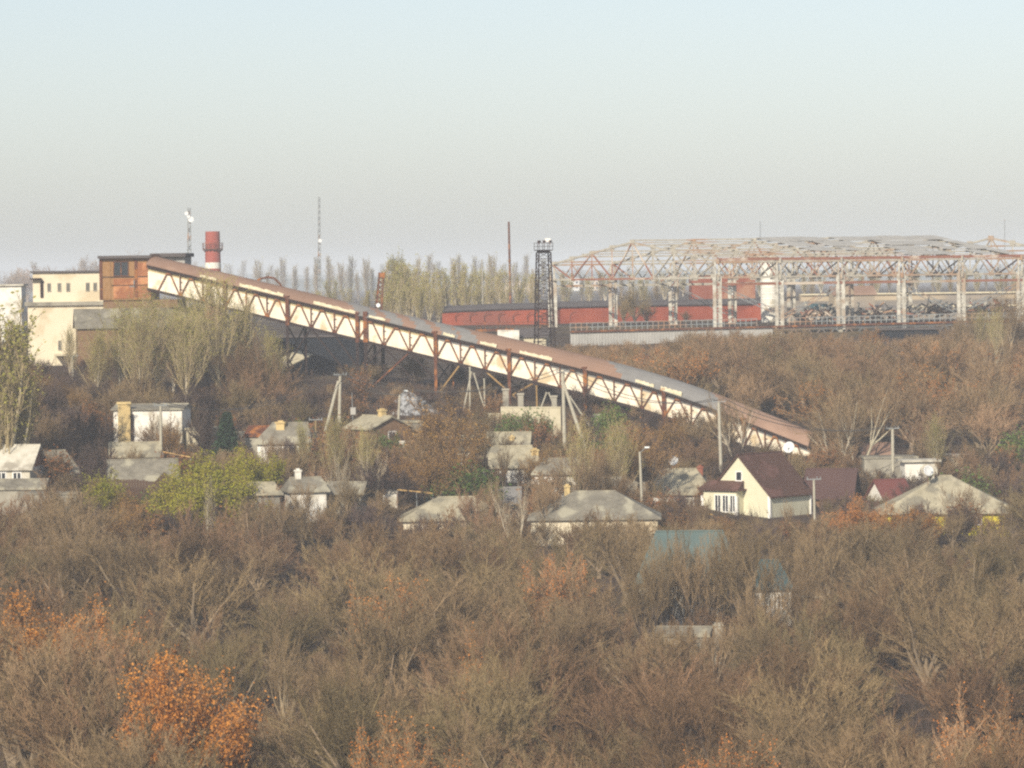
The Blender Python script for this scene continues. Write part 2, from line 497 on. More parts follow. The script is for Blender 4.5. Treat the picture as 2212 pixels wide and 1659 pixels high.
def dish(px, py, Y, r_px, label, tilt=25, yaw=-15):
    c = W(px, py, Y); r = r_px / F * Y
    root = thing('satellite_dish', label, 'satellite dish', c, 0, 'white satellite dishes on the houses')
    m = MB(); rings, seg = 5, 20
    m.v.append((0, 0, 0))
    for i in range(1, rings + 1):
        q = i / rings
        for k in range(seg):
            a = 6.28318 * k / seg
            m.v.append((r * q * math.cos(a), -.28 * r * q * q, r * q * math.sin(a)))
    for k in range(seg): m.f.append((0, 1 + k, 1 + (k + 1) % seg)); m.m.append(0)
    for i in range(rings - 1):
        for k in range(seg):
            a, b = 1 + i * seg + k, 1 + i * seg + (k + 1) % seg
            m.f.append((a, a + seg, b + seg, b)); m.m.append(0)
    bowl = m.build('bowl', 'dish_white', root, smooth=True)
    rot = Matrix.Rotation(R(yaw), 3, 'Z') @ Matrix.Rotation(R(-tilt), 3, 'X')
    bowl.rotation_euler = rot.to_euler()
    so = bowl.modifiers.new('thick', 'SOLIDIFY'); so.thickness = .03
    a = MB(); f = rot @ Vector((0, -r * 1.05, 0))
    a.tube(rot @ Vector((0, -.25 * r, -r * .95)), f, .02, n=5); a.tube(rot @ Vector((0, -.25 * r, r * .9)), f, .012, n=5)
    a.box(f.x - .06, f.x + .06, f.y - .06, f.y + .06, f.z - .08, f.z + .08)
    a.build('feed_arm', 'dish_white', root)
    p = MB(); p.tube((0, .06, 0), (0, .12, -r * 1.6), .035, n=6); p.tube((0, .12, -r * 1.6), (0, .45, -r * 2.0 - .4), .035, n=6)
    p.build('bracket', 'grey_steel', root)
    return root

def window_part(parent, x0, x1, z0, z1, y, axis='y', sgn=-1, frame='white_trim', mullion=True):
    """window on a wall plane; axis 'y': wall at local y facing sgn"""
    def bx(m, a0, a1, d0, d1, c0, c1, mi=0):
        if axis == 'y': m.box(a0, a1, min(d0, d1), max(d0, d1), c0, c1, mi)
        else: m.box(min(d0, d1), max(d0, d1), a0, a1, c0, c1, mi)
    o = sgn
    m = MB(); t = .1
    bx(m, x0, x1, y, y + o * .06, z1 - t, z1); bx(m, x0, x1, y, y + o * .09, z0, z0 + t)
    bx(m, x0, x0 + t, y, y + o * .06, z0 + t, z1 - t); bx(m, x1 - t, x1, y, y + o * .06, z0 + t, z1 - t)
    if mullion: bx(m, (x0 + x1) / 2 - .04, (x0 + x1) / 2 + .04, y, y + o * .05, z0 + t, z1 - t)
    w = m.build('window', frame, parent)
    g = MB(); bx(g, x0 + t, x1 - t, y, y + o * .02, z0 + t, z1 - t)
    g.build('pane', 'glass_dark', w)
    return w

def house(name, label, cat, px, py, Y, w, d, h, rh, ridge='x', hip=0.0, rot=0, wall='render_cream', roof='slate', ov=.35,
          gable=None, chimneys=(), windows=(), foundation=3.0, group=None, half=False, parapet=False, clear=True):
    """house standing where (px, py) shows its base; ridge along local x or y, hip = hip run in metres (0 = gable)"""
    c = W(px, py, Y)
    root = thing(name, label, cat, c, R(rot), group)
    if clear: HOUSES.append((c.x, c.y, max(w, d) / 2 + 1.2))
    hw, hd = w / 2, d / 2
    T = (lambda a, b, z: (a, b, z)) if ridge == 'x' else (lambda a, b, z: (-b, a, z))
    la, lb = (hw, hd) if ridge == 'x' else (hd, hw)       # along, across
    m = MB()
    m.hexa([T(-la, -lb, -foundation), T(la, -lb, -foundation), T(la, lb, -foundation), T(-la, lb, -foundation),
            T(-la, -lb, h), T(la, -lb, h), T(la, lb, h), T(-la, lb, h)])
    if hip == 0 and rh > 0:
        for s in (-1, 1):
            g = MB()
            x = s * la
            g.prism([T(x, -lb, h + .002), T(x, lb, h + .002), T(x, 0, h + rh)], Vector(T(-s * .2, 0, 0)))
            g.build('gable', gable or wall, root)
    m.build('wall', wall, root)
    # roof slab
    r = MB(); th = .14
    e = rh / lb * ov if rh > 0 else 0
    A0, B0, zE = la + ov, lb + ov, h - e
    hp = min(hip * (1 + ov / max(lb, .1)), A0) if hip else 0
    if rh > 0:
        ra = A0 - hp
        top = [T(-A0, -B0, zE), T(A0, -B0, zE), T(A0, B0, zE), T(-A0, B0, zE), T(-ra, 0, h + rh), T(ra, 0, h + rh)]
        fs = [(0, 1, 5, 4), (2, 3, 4, 5), (1, 2, 5), (3, 0, 4)]
        if not hip: fs = fs[:2]
        up = [(p[0], p[1], p[2] + th) for p in top]
        r.add(up, fs)
        r.add(top, [f[::-1] for f in fs])
        rim = [0, 1, 2, 3] if hip else [0, 1, 5, 2, 3, 4]
        rim2 = rim[1:] + rim[:1]
        base = top + up
        r.add(base, [(a, b, b + 6, a + 6) for a, b in zip(rim, rim2)])
    else:
        x0, x1, y0, y1 = -hw - ov, hw + ov, -hd - ov, hd + ov
        r.box(x0, x1, y0, y1, h, h + .22)
    ro = r.build('roof', roof, root)
    if rh > 0:
        cp = MB(); cp.tube(T(-(A0 - hp), 0, h + rh + th), T(A0 - hp, 0, h + rh + th), .09, n=6)
        cp.build('ridge_cap', roof, ro)
    for (cx, cy, zt, s, mt) in chimneys:
        k = MB(); k.box(cx - s / 2, cx + s / 2, cy - s / 2, cy + s / 2, h - .2, zt); k.box(cx - s * .62, cx + s * .62, cy - s * .62, cy + s * .62, zt, zt + .16)
        k.box(cx - s * .3, cx + s * .3, cy - s * .3, cy + s * .3, zt + .16, zt + .3)
        k.build('chimney', mt, ro)
    for wd in windows:
        window_part(root, *wd)
    return root

# --- white plant building at the left
def white_building():
    c = W(140, 790, 520); s = 520 / F
    root = thing('plant_building', 'tall cream windowed plant building with a set-back upper storey beside the brick tower', 'building', c, R(3))
    x0, x1 = -78 * s, 92 * s
    z = lambda y: (790 - y) * s
    m = MB(); m.box(x0, x1, 0, 9, -6, z(660)); m.build('wall', 'render_cream', root)
    m = MB(); m.box(x0 - .35, x1, -.4, 9, z(660), z(652)); m.build('ledge', 'concrete', root)
    m = MB(); m.box(-67 * s, x1, .6, 8.6, z(652), z(589)); m.build('upper_wall', 'render_cream', root)
    m = MB(); m.box(-72 * s, x1 + .1, .3, 8.9, z(589), z(585)); m.build('roof', 'tar_roof', root)
    for px in (108, 130, 149, 191, 207):
        a = (px - 4.2 - 140) * s; b = (px + 4.2 - 140) * s
        window_part(root, a, b, z(630), z(611), .6, 'y', -1, 'concrete', True)
    window_part(root, (126 - 140) * s, (134 - 140) * s, z(757), z(735), 0, 'y', -1, 'concrete', True)
    m = MB(); m.box((89 - 140) * s, (95 - 140) * s, .42, .6, z(642), z(606)); m.box((68 - 140) * s, (92 - 140) * s, -.2, .6, z(603), z(600)); m.build('duct', 'dark_steel', root)
    m = MB(); m.box((120 - 140) * s, (173 - 140) * s, -2.2, 0, z(768), z(764)); m.bar((-1, -2, -4), (-1, -2, z(768)), .25); m.bar((1.7, -2, -4), (1.7, -2, z(768)), .25)
    m.build('entrance_canopy', 'pale_concrete', root)
    HOUSES.append((c.x, c.y + 4, 7))
white_building()

def brick_tower():
    Y = 500; s = Y / F
    c = W(272, 700, Y)
    root = thing('transfer_tower', 'orange brick transfer tower at the top of the conveyor', 'tower', c, R(-6))
    X = lambda px: (px - 272) * s
    z = lambda y: (700 - y) * s
    m = MB(); m.box(X(219), X(326), 0, 6, z(648), z(558)); m.build('wall', 'brick_tan', root)
    m = MB(); m.box(X(222), X(385), .25, 6, -6, z(648)); m.build('plinth', 'brick_brown', root)
    for (a, b, y0, y1) in ((246, 290, 602, 645), (299, 322, 568, 645), (222, 240, 566, 645), (284, 294, 566, 598)):
        m = MB(); m.box(X(a), X(b), -.07, .0, z(y1), z(y0)); m.build('brick_panel', 'brick_orange' if a != 222 and a != 284 else 'brick_tan', root)
    for px in (219, 296, 325):
        m = MB(); m.box(X(px) - .18, X(px) + .18, -.14, .0, z(648), z(558)); m.build('pilaster', 'rust', root)
    m = MB(); m.box(X(222), X(322), -.1, 0, z(599), z(597)); m.box(X(242), X(322), -.11, 0, z(617), z(615.5)); m.build('string_course', 'dark_steel', root)
    window_part(root, X(246), X(280), z(597), z(564), -.0, 'y', -1, 'rust', True)
    window_part(root, X(281), X(292), z(620), z(606), -.0, 'y', -1, 'grey_steel', False)
    m = MB(); m.box(X(214), X(332), -.7, 6.6, z(558), z(552)); m.build('roof', 'tar_roof', root)
    m = MB(); m.box(X(322), X(392), 3.2, 7.5, z(590), z(556)); m.build('rear_wall', 'grey_sheet', root)
    m = MB(); m.box(X(318), X(397), 2.4, 8, z(556), z(548)); m.build('rear_roof', 'tar_roof', root)
    HOUSES.append((c.x, c.y + 3, 5.5))
brick_tower()

house('brick_workshop', 'low brown brick workshop with grey gabled roof below the brick tower', 'building', 300, 790, 492, 14.5, 6, 4.7, 1.9, 'x', 0, 8,
      'brick_brown', 'slate')
house('far_white_house', 'white rendered building standing behind the yellow tree at the photo edge', 'building', 18, 690, 560, 4.2, 5, 4.5, 0, rot=0, wall='wall_white', roof='slate_white')

# --- village
house('flat_roofed_shed', 'low flat-roofed grey shed under the cream plant building', 'shed', 62, 925, 440, 3.0, 3, 1.6, 0, wall='door_brown', roof='concrete', rot=5)
cr = house('cream_block_house', 'cream block house with windowless sunlit front and a tall yellow brick chimney stack', 'house', 330, 968, 425, 7.0, 6, 4.0, .35, 'x', 0, -4, 'wall_white', 'slate', ov=.25)
k = MB(); k.box(-2.95, -1.7, -3.55, -3.0, -3, 4.6); k.box(-3.05, -1.6, -3.65, -2.9, 4.6, 4.85); k.build('chimney_stack', 'brick_chimney', cr)
k = MB(); k.box(-1.7, -1.45, -3.25, -3.0, -3, 3.6); k.build('stack_shade', 'dark_steel', cr)  # dark strip added for the shade on the right side of the stack
house('small_outbuilding', 'small pale outbuilding with flat roof between the cream block house and the fir', 'shed', 436, 968, 423, 2.6, 3, 1.9, 0, rot=-6, wall='pale_concrete', roof='slate_pale', ov=.15)
house('white_roofed_house', 'house with wide pale roof planes at the left edge of the village', 'house', 20, 1046, 398, 5.6, 5, 1.7, 1.9, 'x', 0, -10, 'wall_white', 'slate_white', gable='brick_orange',
      windows=[(-.5, .5, .4, 1.3, -2.5), (1.1, 2.0, .4, 1.3, -2.5)])
house('grey_slate_house', 'grey slate roofed house right of the pale-roofed one', 'house', 112, 1048, 402, 4.8, 5, 1.2, 2.0, 'x', 1.2, 14, 'brick_brown', 'slate')
house('lean_to_shed', 'low lean-to shed with a plain grey roof in front of the slate house', 'shed', 45, 1082, 392, 5.0, 3.4, 1.2, .7, 'x', 0, -4, 'concrete', 'slate', ov=.2)
house('ruined_wall_shed', 'broken grey-walled shed at the left thicket edge', 'shed', 118, 1098, 388, 4.6, 2.4, 1.3, 0, rot=-6, wall='concrete', roof='slate', ov=.05)
h1 = house('speckled_roof_house', 'house with speckled grey roof and a small dark gable by the yellow-green tree', 'house', 308, 1068, 398, 6.2, 6, .9, 2.3, 'x', 0, 8, 'brick_brown', 'slate', chimneys=())
k = MB(); k.prism([(.9, -3.2, 1.2), (3.1, -3.2, 1.2), (2.0, -3.2, 2.2)], (0, 2.2, 0)); k.build('dormer', 'door_brown', h1)
house('yellow_chimney_house', 'slate roofed house with one thick yellow brick chimney behind the wooden pole', 'house', 628, 985, 418, 5.4, 5, 1.5, 1.7, 'x', 1.0, -14, 'wall_white', 'slate', chimneys=[(-.75, -.6, 3.3, .85, 'brick_chimney')],
      windows=[(.6, 1.5, .3, 1.2, -2.5)])
house('rusty_roof_shed', 'small shed with rusty sloping roof left of the yellow chimney house', 'shed', 570, 975, 420, 2.8, 3, 1.6, .8, 'x', 0, -18, 'concrete', 'rust', ov=.2)
house('gabled_cottage', 'slate cottage with pale chimney and open gable beside the lamp pole', 'house', 816, 955, 430, 5.0, 4.6, 1.5, 1.1, 'y', 0, 38, 'brick_brown', 'slate_pale', ov=.3, chimneys=[(.1, -.7, 3.2, .62, 'brick_chimney')],
      windows=[(-.5, .5, .3, 1.2, -2.5)])
house('cottage_annex', 'low flat annex right of the gabled cottage', 'shed', 880, 940, 432, 2.8, 3, 1.3, 0, rot=10, wall='concrete', roof='slate_pale', ov=.1)
house('little_slate_house', 'little speckled slate house hidden above the pale trunks', 'house', 660, 1078, 392, 3.3, 4, .9, 1.0, 'x', .4, 12, 'wall_white', 'slate', chimneys=[(-.7, 0, 2.6, .55, 'wall_white')])
house('garden_hut', 'small round-cornered grey hut behind the left hip-roofed house', 'shed', 840, 1086, 398, 1.3, 1.4, .95, .3, 'x', .5, 10, 'wall_white', 'slate_white', ov=.08)
house('hip_roofed_house', 'grey hip-roofed house with left eave above the thicket', 'house', 985, 1150, 392, 10.0, 7, 1.45, 1.75, 'x', 3.3, 2, 'render_cream', 'slate_pale', group='long grey hip-roofed houses')
house('hip_roofed_house', 'long grey hip-roofed house above the teal roof', 'house', 1285, 1150, 384, 11.6, 7.4, 1.55, 2.1, 'x', 3.8, -2, 'render_cream', 'slate', group='long grey hip-roofed houses', chimneys=[(-2.5, 0, 4.2, .5, 'brick_chimney')])
house('ridge_house', 'bluish grey roofed house peeping out between the two hip-roofed houses', 'house', 1060, 1120, 404, 5.4, 5, 1.6, 1.25, 'x', 0, 0, 'render_cream', 'roof_grey')
house('metal_roof_shed', 'shed with a pale single-pitch metal roof below the concrete wall', 'shed', 1100, 985, 428, 4.3, 4, 1.2, 1.1, 'x', 0, -4, 'concrete', 'slate_pale', ov=.2, chimneys=[(.4, -1.2, 1.9, .5, 'brick_chimney')])
house('wavy_slate_house', 'broad slate roofed house below the metal-roofed shed', 'house', 1107, 1030, 418, 5.2, 5, 1.2, 1.75, 'x', .8, 4, 'wall_white', 'slate_pale', chimneys=[(2.2, -1.0, 2.6, .7, 'brick_chimney')])
house('grey_annex_house', 'low grey roofed house with white end wall right of the broad slate roof', 'house', 1215, 1048, 410, 4.6, 5, 1.3, 1.2, 'x', .6, -10, 'wall_white', 'slate')
house('white_end_shed', 'small white shed left of the dish house', 'shed', 1311, 1044, 408, 1.6, 2, 1.1, .5, 'x', 0, 10, 'wall_white', 'slate_white', ov=.1)
house('dish_house', 'grey hip-roofed house with red brick chimney left of the brown-roofed house', 'house', 1470, 1098, 416, 6.4, 6, 1.7, 2.1, 'x', 1.7, -6, 'concrete', 'slate_pale', chimneys=[(2.0, .3, 4.0, .55, 'brick_red')],
      windows=[(-2, -1, .3, 1.3, -3)])
dish(1455, 996, 412, 10.5, 'white satellite dish above the grey hip roof with the brick chimney')

def brown_house():
    Y = 409
    root = house('brown_roofed_house', 'pale yellow house with a steep dark brown roof and white porch windows', 'house', 1642, 1124, Y, 7.2, 7.0, 2.7, 3.75, 'y', 0, -38, 'siding_yellow', 'roof_maroon', ov=.28)
    # gable front is local -y
    m = MB(); m.box(-3.8, .9, -5.05, -3.5, 3.12, 3.28); m.build('porch_roof', 'roof_maroon', root)
    m = MB()
    m.add([(-3.85, -5.1, 3.29), (.95, -5.1, 3.29), (.6, -3.5, 4.05), (-3.5, -3.5, 4.05)], [(0, 1, 2, 3)])
    m.add([(-3.85, -5.1, 3.29), (-3.5, -3.5, 4.05), (-3.5, -3.5, 3.29)], [(0, 1, 2)]); m.add([(.95, -5.1, 3.29), (.6, -3.5, 4.05), (.6, -3.5, 3.29)], [(0, 2, 1)])
    m.build('porch_roof', 'roof_maroon', root)
    m = MB(); m.box(-3.5, .5, -4.7, -3.5, -2.0, 3.12); m.build('porch_wall', 'siding_yellow', root)
    for (a, b) in ((-2.1, -1.3), (-1.2, -.4), (-.3, .42)):
        window_part(root, a, b, 1.0, 2.75, -4.7, 'y', -1)
    for (x, y) in ((-3.55, -4.75), (.45, -4.75), (3.52, -3.55), (3.55, 3.45)):
        m = MB(); m.box(x - .12, x + .16, y - .06, y + .14, -1.0, 2.6); m.build('corner_board', 'white_trim', root)
    m = MB(); m.box(3.6, 3.68, -3.4, 3.4, -.35, .05); m.build('skirting', 'white_trim', root)
    window_part(root, -.4, .4, 4.0, 5.0, -3.5, 'y', -1, mullion=False)
    m = MB(); m.box(-3.3, .3, -4.95, -4.7, -2, .35); m.build('porch_base', 'door_brown', root)
brown_house()
dish(1705, 967, 404, 12.5, 'white satellite dish at the back corner of the steep brown roof', tilt=20, yaw=-25)

house('burgundy_roofed_house', 'low house with a wide burgundy roof right of the brown-roofed house', 'house', 1798, 1112, 420, 4.6, 6, 2.0, 2.5, 'x', 0, -12, 'brick_brown', 'roof_burgundy')
house('red_roofed_house', 'house with a bright red metal roof between burgundy and cream roofs', 'house', 1922, 1112, 418, 3.0, 4, 1.7, 1.7, 'x', 0, 22, 'wall_white', 'roof_red', ov=.3)
yh = house('cream_hip_house', 'yellow-walled house under a broad cream hip roof at the right', 'house', 2044, 1136, 402, 12.6, 9, 1.7, 3.0, 'x', 5.6, -3, 'wall_lemon', 'slate_pale', ov=.45,
      windows=[(2.2, 3.2, .3, 1.3, -4.5)])
dish(2005, 1017, 400, 11.5, 'white satellite dish on the ridge of the cream hip roof', tilt=15, yaw=20)
house('grey_garage', 'long flat grey concrete garage behind the red roof', 'garage', 1920, 1032, 440, 5.6, 4, 2.1, 0, rot=2, wall='concrete', roof='slate', ov=.1, windows=[(1.0, 1.4, .5, 1.6, -2.0), (1.7, 2.1, .5, 1.6, -2.0)])
house('brown_gable_shed', 'brown gable-roofed shed on the slope behind the grey garage', 'shed', 1888, 1004, 452, 3.0, 3, 1.3, .9, 'x', 0, 10, 'brick_brown', 'roof_brown')
house('white_block_shed', 'pale block shed among the russet trees right of the garage', 'shed', 2068, 1016, 446, 2.7, 3, 1.5, 0, rot=-8, wall='pale_concrete', roof='slate_white', ov=.1)

for a in (('low_slate_shed', 'low slate shed between the fir and the yellow chimney house', 'shed', 524, 985, 424, 3.2, 3, 1.4, .9, 'x', 0, 10, 'concrete', 'slate'),
          ('garden_shed', 'low grey shed behind the two pale trunks', 'shed', 745, 1088, 394, 3.6, 3, 1.1, .8, 'x', 0, -8, 'concrete', 'slate'),
          ('pale_roofed_shed', 'pale-roofed shed right of the yellow-green trees', 'shed', 566, 1092, 387, 3.2, 3, 1.2, .8, 'x', .6, 6, 'concrete', 'slate_pale'),
          ('green_shed', 'dark green shed behind the left hip roof', 'shed', 936, 1078, 403, 2.2, 2, 1.0, 0, 'x', 0, 0, 'roof_deep_teal', 'roof_red'),
          ('low_grey_house', 'low grey-roofed house behind the right hip roof', 'house', 1300, 1082, 400, 4.4, 4, 1.1, 1.0, 'x', .5, 5, 'wall_white', 'slate'),
          ('slate_cottage', 'slate cottage left of the grey dish house', 'house', 1366, 1058, 416, 3.4, 3.6, 1.3, 1.1, 'x', 0, -22, 'brick_brown', 'slate_pale'),
          ('sunken_grey_house', 'grey-roofed house in front of the cream block house', 'house', 292, 1000, 414, 4.6, 3.6, .8, 1.1, 'x', 0, 6, 'concrete', 'slate_pale'),
          ('white_walled_house', 'pale-roofed house behind the bushy brown-gold tree', 'house', 985, 1000, 424, 4.2, 4, 1.5, 1.1, 'x', .5, -6, 'wall_white', 'slate_pale'),
          ('flat_tin_shed', 'flat tin shed on the slope right of the burgundy roof', 'shed', 1985, 1030, 432, 3.4, 3, 1.6, 0, 'x', 0, 4, 'wall_white', 'slate_white')):
    house(*a)
# teal roofed white house within the thicket
th = house('teal_roofed_house', 'white house with a faded teal hip roof deep in the thicket', 'house', 1492, 1345, 332, 7.7, 7.0, 3.75, 3.4, 'x', 1.4, -5, 'wall_white', 'roof_teal', ov=.4,
      windows=[(-.5, .4, 1.5, 3.3, -3.5), (1.1, 1.85, 1.5, 3.3, -3.5)])
k = MB(); k.box(-3.85, 3.85, -3.6, -3.5, 3.3, 3.6); k.build('cornice', 'white_trim', th)
house('lilac_outbuilding', 'pale lilac outbuilding right of the teal-roofed house', 'shed', 1662, 1345, 336, 3.0, 3, 3.0, 1.9, 'x', .8, 8, 'wall_white', 'roof_deep_teal', ov=.25, windows=[(.3, 1.0, 1.2, 2.4, -1.5)])
house('red_brick_annex', 'little red brick annex at the right of the lilac outbuilding', 'shed', 1736, 1325, 338, 2.6, 2.6, 1.3, 0, rot=4, wall='brick_red', roof='slate_white', ov=.1, windows=[(-.4, .4, .3, .9, -1.3)])
house('yard_store', 'low pale store building below the teal-roofed house', 'shed', 1480, 1400, 318, 4.0, 2.6, 1.0, .5, 'x', 0, -12, 'concrete', 'slate', ov=.15)
def gate_pillar():
    c = W(1552, 1378, 316)
    root = thing('gate_pillar', 'stout pale gate pillar standing in the thicket below the teal-roofed house', 'pillar', c)
    m = MB(); m.box(-.33, .33, -.33, .33, -4, .9); m.build('shaft', 'concrete', root)
    m = MB(); m.box(-.4, .4, -.4, .4, .9, 1.04); m.prism([(-.3, -.3, 1.04), (.3, -.3, 1.04), (.3, .3, 1.04), (-.3, .3, 1.04)], (0, 0, .12)); m.build('cap', 'concrete', root)
gate_pillar()

def slab_wall(name, label, x0, x1, y_top, y_bot, Y, mt='pale_concrete', cat='wall', panels=0, cap=True):
    a, b = W(x0, y_bot, Y), W(x1, y_bot, Y)
    h = (y_bot - y_top) / F * Y
    root = thing(name, label, cat, a)
    d = b - a
    m = MB()
    o = Vector((0, .3, 0)); z = Vector((0, 0, 1))
    n = max(1, panels)
    for i in range(n):
        p, q = d * (i / n), d * ((i + 1) / n - .004)
        p = Vector(p); q = Vector(q)
        m.hexa([p - z * 2, q - z * 2, q + o - z * 2, p + o - z * 2, p + z * h, q + z * h, q + o + z * h, p + o + z * h])
    m.build('panel', mt, root)
    if cap:
        m = MB(); m.hexa([-o * .2 + z * h, d - o * .2 + z * h, d + o * 1.2 + z * h, o * 1.2 + z * h, -o * .2 + z * (h + .12), d - o * .2 + z * (h + .12), d + o * 1.2 + z * (h + .12), o * 1.2 + z * (h + .12)])
        m.build('coping', mt, root)
    return root
slab_wall('concrete_wall', 'cream concrete wall just below the conveyor legs', 1082, 1212, 881, 912, 446, panels=5)
slab_wall('concrete_block', 'square concrete block left of the cream wall', 1054, 1080, 895, 922, 444, 'pale_concrete', 'block')
slab_wall('ruined_wall', 'grey ruined wall panel among bare trees on the right slope', 1650, 1717, 812, 860, 505, 'concrete', panels=3)
slab_wall('garden_wall', 'low white garden wall right of the dish house', 1400, 1500, 1078, 1092, 404, 'wall_white', panels=6)
slab_wall('white_fence', 'white picket panels in the village behind the bushy brown tree', 862, 905, 955, 990, 424, 'wall_white', 'fence', panels=8)

def board_fence(label, x0, x1, y0, y1, Y0, Y1, h, mt):
    a, b = W(x0, y0, Y0), W(x1, y1, Y1)
    root = thing('board_fence', label, 'fence', a, 0, 'board fences in the village')
    d = b - a; n = max(4, int(d.length / .28)); r = random.Random(int(x0))
    m = MB()
    for i in range(n):
        if r.random() < .06: continue
        p, q = d * (i / n), d * ((i + .9) / n); hh = h * r.uniform(.88, 1.05); o = Vector((0, .04, 0)); z = Vector((0, 0, 1))
        m.hexa([p - z * 1.5, q - z * 1.5, q + o - z * 1.5, p + o - z * 1.5, p + z * hh, q + z * hh, q + o + z * hh, p + o + z * hh])
    m.build('boards', mt, root)
    m = MB()
    for q in (.3, .8): m.bar(Vector((0, .1, h * q)), d + Vector((0, .1, h * q)), .07)
    m.build('rail', mt, root)
for args in (('grey board fence below the speckled roof', 190, 420, 1062, 1070, 394, 392, 1.3, 'door_brown'), ('weathered fence between the yellow chimney house and the central tree', 690, 850, 998, 1004, 412, 408, 1.4, 'pole_wood'),
             ('brown fence right of the central tree', 1000, 1060, 1012, 1018, 412, 410, 1.3, 'door_brown'), ('pale fence left of the grey dish house', 1265, 1395, 1062, 1070, 405, 402, 1.4, 'concrete'),
             ('dark fence before the steep brown-roofed house', 1400, 1530, 1110, 1122, 400, 396, 1.3, 'door_brown'), ('brown fence between burgundy and cream roofs', 1770, 1900, 1104, 1108, 410, 408, 1.2, 'door_brown'),
             ('low fence along the yard of the cream block house', 230, 440, 980, 985, 420, 418, 1.2, 'pole_wood')):
    board_fence(*args)
# pipes on posts
def gas_pipe(label, pts, Y):
    root = thing('gas_pipe', label, 'pipe', W(pts[0][0], pts[0][1], Y), 0, 'thin yellow gas pipes on posts')
    o = root.location.copy()
    m = MB(); P = [W(x, y, Y) - o for x, y in pts]
    for a, b in zip(P, P[1:]): m.tube(a, b, .075, n=6)
    m.build('pipe', 'pipe_yellow', root)
    for p in P:
        k = MB(); k.tube(p - Vector((0, -.08, 0)), p + Vector((0, .08, -2.4)), .05, n=6); k.build('post', 'grey_steel', root)
gas_pipe('yellow gas pipe left of the yellow-green tree', [(352, 976), (382, 982), (412, 988)], 408)
gas_pipe('yellow gas pipe beside the bushy brown tree', [(830, 1035), (860, 1038), (886, 1043), (960, 1050), (1080, 1055)], 402)
gas_pipe('lower yellow gas pipe behind the hip-roofed house', [(858, 1058), (900, 1062), (935, 1066)], 397)
gas_pipe('yellow gas pipe along the yard left of the brown-roofed house', [(1392, 1096), (1432, 1098), (1480, 1103), (1540, 1112)], 398)

# under the conveyor
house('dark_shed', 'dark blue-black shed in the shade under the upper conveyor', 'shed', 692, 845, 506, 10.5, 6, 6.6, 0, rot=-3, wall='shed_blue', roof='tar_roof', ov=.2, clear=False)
def side_gallery():
    a, b = W(600, 818, 484), W(676, 780, 490)
    root = thing('side_conveyor', 'short inclined side conveyor with pale roof passing under the main gallery', 'conveyor', a)
    d = b - a; n = Vector((-d.y, d.x, 0)).normalized() * 2.2; z = Vector((0, 0, 1))
    m = MB(); m.hexa([z * .7, d + z * .7, d + n + z * 1.2, n + z * 1.2, z * .82, d + z * .82, d + n + z * 1.32, n + z * 1.32]); m.build('roof', 'pale_concrete', root)
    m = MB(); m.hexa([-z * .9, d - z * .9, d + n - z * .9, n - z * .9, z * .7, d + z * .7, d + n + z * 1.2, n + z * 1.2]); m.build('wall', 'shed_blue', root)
    for q in (.1, .5, .95):
        m = MB(); p = d * q; m.bar(p - z * .9, p - z * 6, .25); m.build('leg', 'dark_steel', root)
side_gallery()

def rubble_heap():
    c = W(880, 905, 456)
    m = MB(); nx, ny = 40, 24
    rng = random.Random(8)
    for j in range(ny + 1):
        for i in range(nx + 1):
            u, v = i / nx * 2 - 1, j / ny * 2 - 1
            r = math.sqrt(u * u + v * v)
            h = max(0, 1 - r) ** .8 * 4.2 * (1.0 + .25 * u)
            h += (noise.noise(Vector((u * 6, v * 6, 1))) * .35 + noise.noise(Vector((u * 19, v * 19, 1))) * .3) * (1 if r < .95 else 0)
            m.v.append((u * 4.6, v * 4.5, h - 1.0))
    for j in range(ny):
        for i in range(nx):
            a = j * (nx + 1) + i; m.f.append((a, a + 1, a + nx + 2, a + nx + 1)); m.m.append(0)
    tag(m.build('rubble_heap', 'rubble', loc=c), 'grey-white heap of rubble under the middle of the conveyor', 'rubble heap')
rubble_heap()

# ------------------------------------------------------------------ poles
def pole(name, label, top, bot, Y, r=.14, mt='pole_concrete', brace=None, arms=1, lamp=False, square=False, group=None, cat='utility pole'):
    a, b = W(*bot, Y), W(*top, Y)
    root = thing(name, label, cat, a, 0, group)
    d = b - a
    m = MB()
    m.tube(Vector((0, 0, 0)) - d.normalized() * 3, d, r * 1.15, r * .85, 8); m.build('shaft', mt, root)
    if brace:
        p, q = W(*brace[0], Y) - a, W(*brace[1], Y - .6) - a
        m = MB(); m.tube(q + (q - p).normalized() * 2.5, p, r, r * .9, 8); m.build('brace', mt, root)
    for k in range(arms):
        m = MB(); z = d * (1 - .012 - .07 * k)
        m.bar(z + Vector((-.7, -.1, 0)), z + Vector((.7, -.1, 0)), .09)
        for x in (-.62, 0.3, .62): m.tube(z + Vector((x, -.1, .04)), z + Vector((x, -.1, .26)), .05, .035, 6)
        m.build('crossarm', 'grey_steel', root)
    if lamp:
        m = MB(); m.tube(d - Vector((0, 0, .1)), d + Vector((.55, -.3, .4)), .035, n=6); m.build('lamp_arm', 'grey_steel', root)
        m = MB(); e = d + Vector((.55, -.3, .4)); m.box(e.x - .1, e.x + .35, e.y - .12, e.y + .12, e.z - .04, e.z + .1); m.build('lamp_head', 'lamp_glass', root)
    return b
G = 'utility poles in the village'
tops = {}
tops['a'] = pole('utility_pole', 'concrete utility pole with slanting brace, left of the debris heap', (735, 808), (733, 907), 430, .17, brace=((731, 823), (712, 897)), group=G)
tops['b'] = pole('utility_pole', 'slim pale pole with lamp beside the gabled cottage', (863.5, 853), (860, 920), 430, .13, lamp=True, arms=0, group=G)
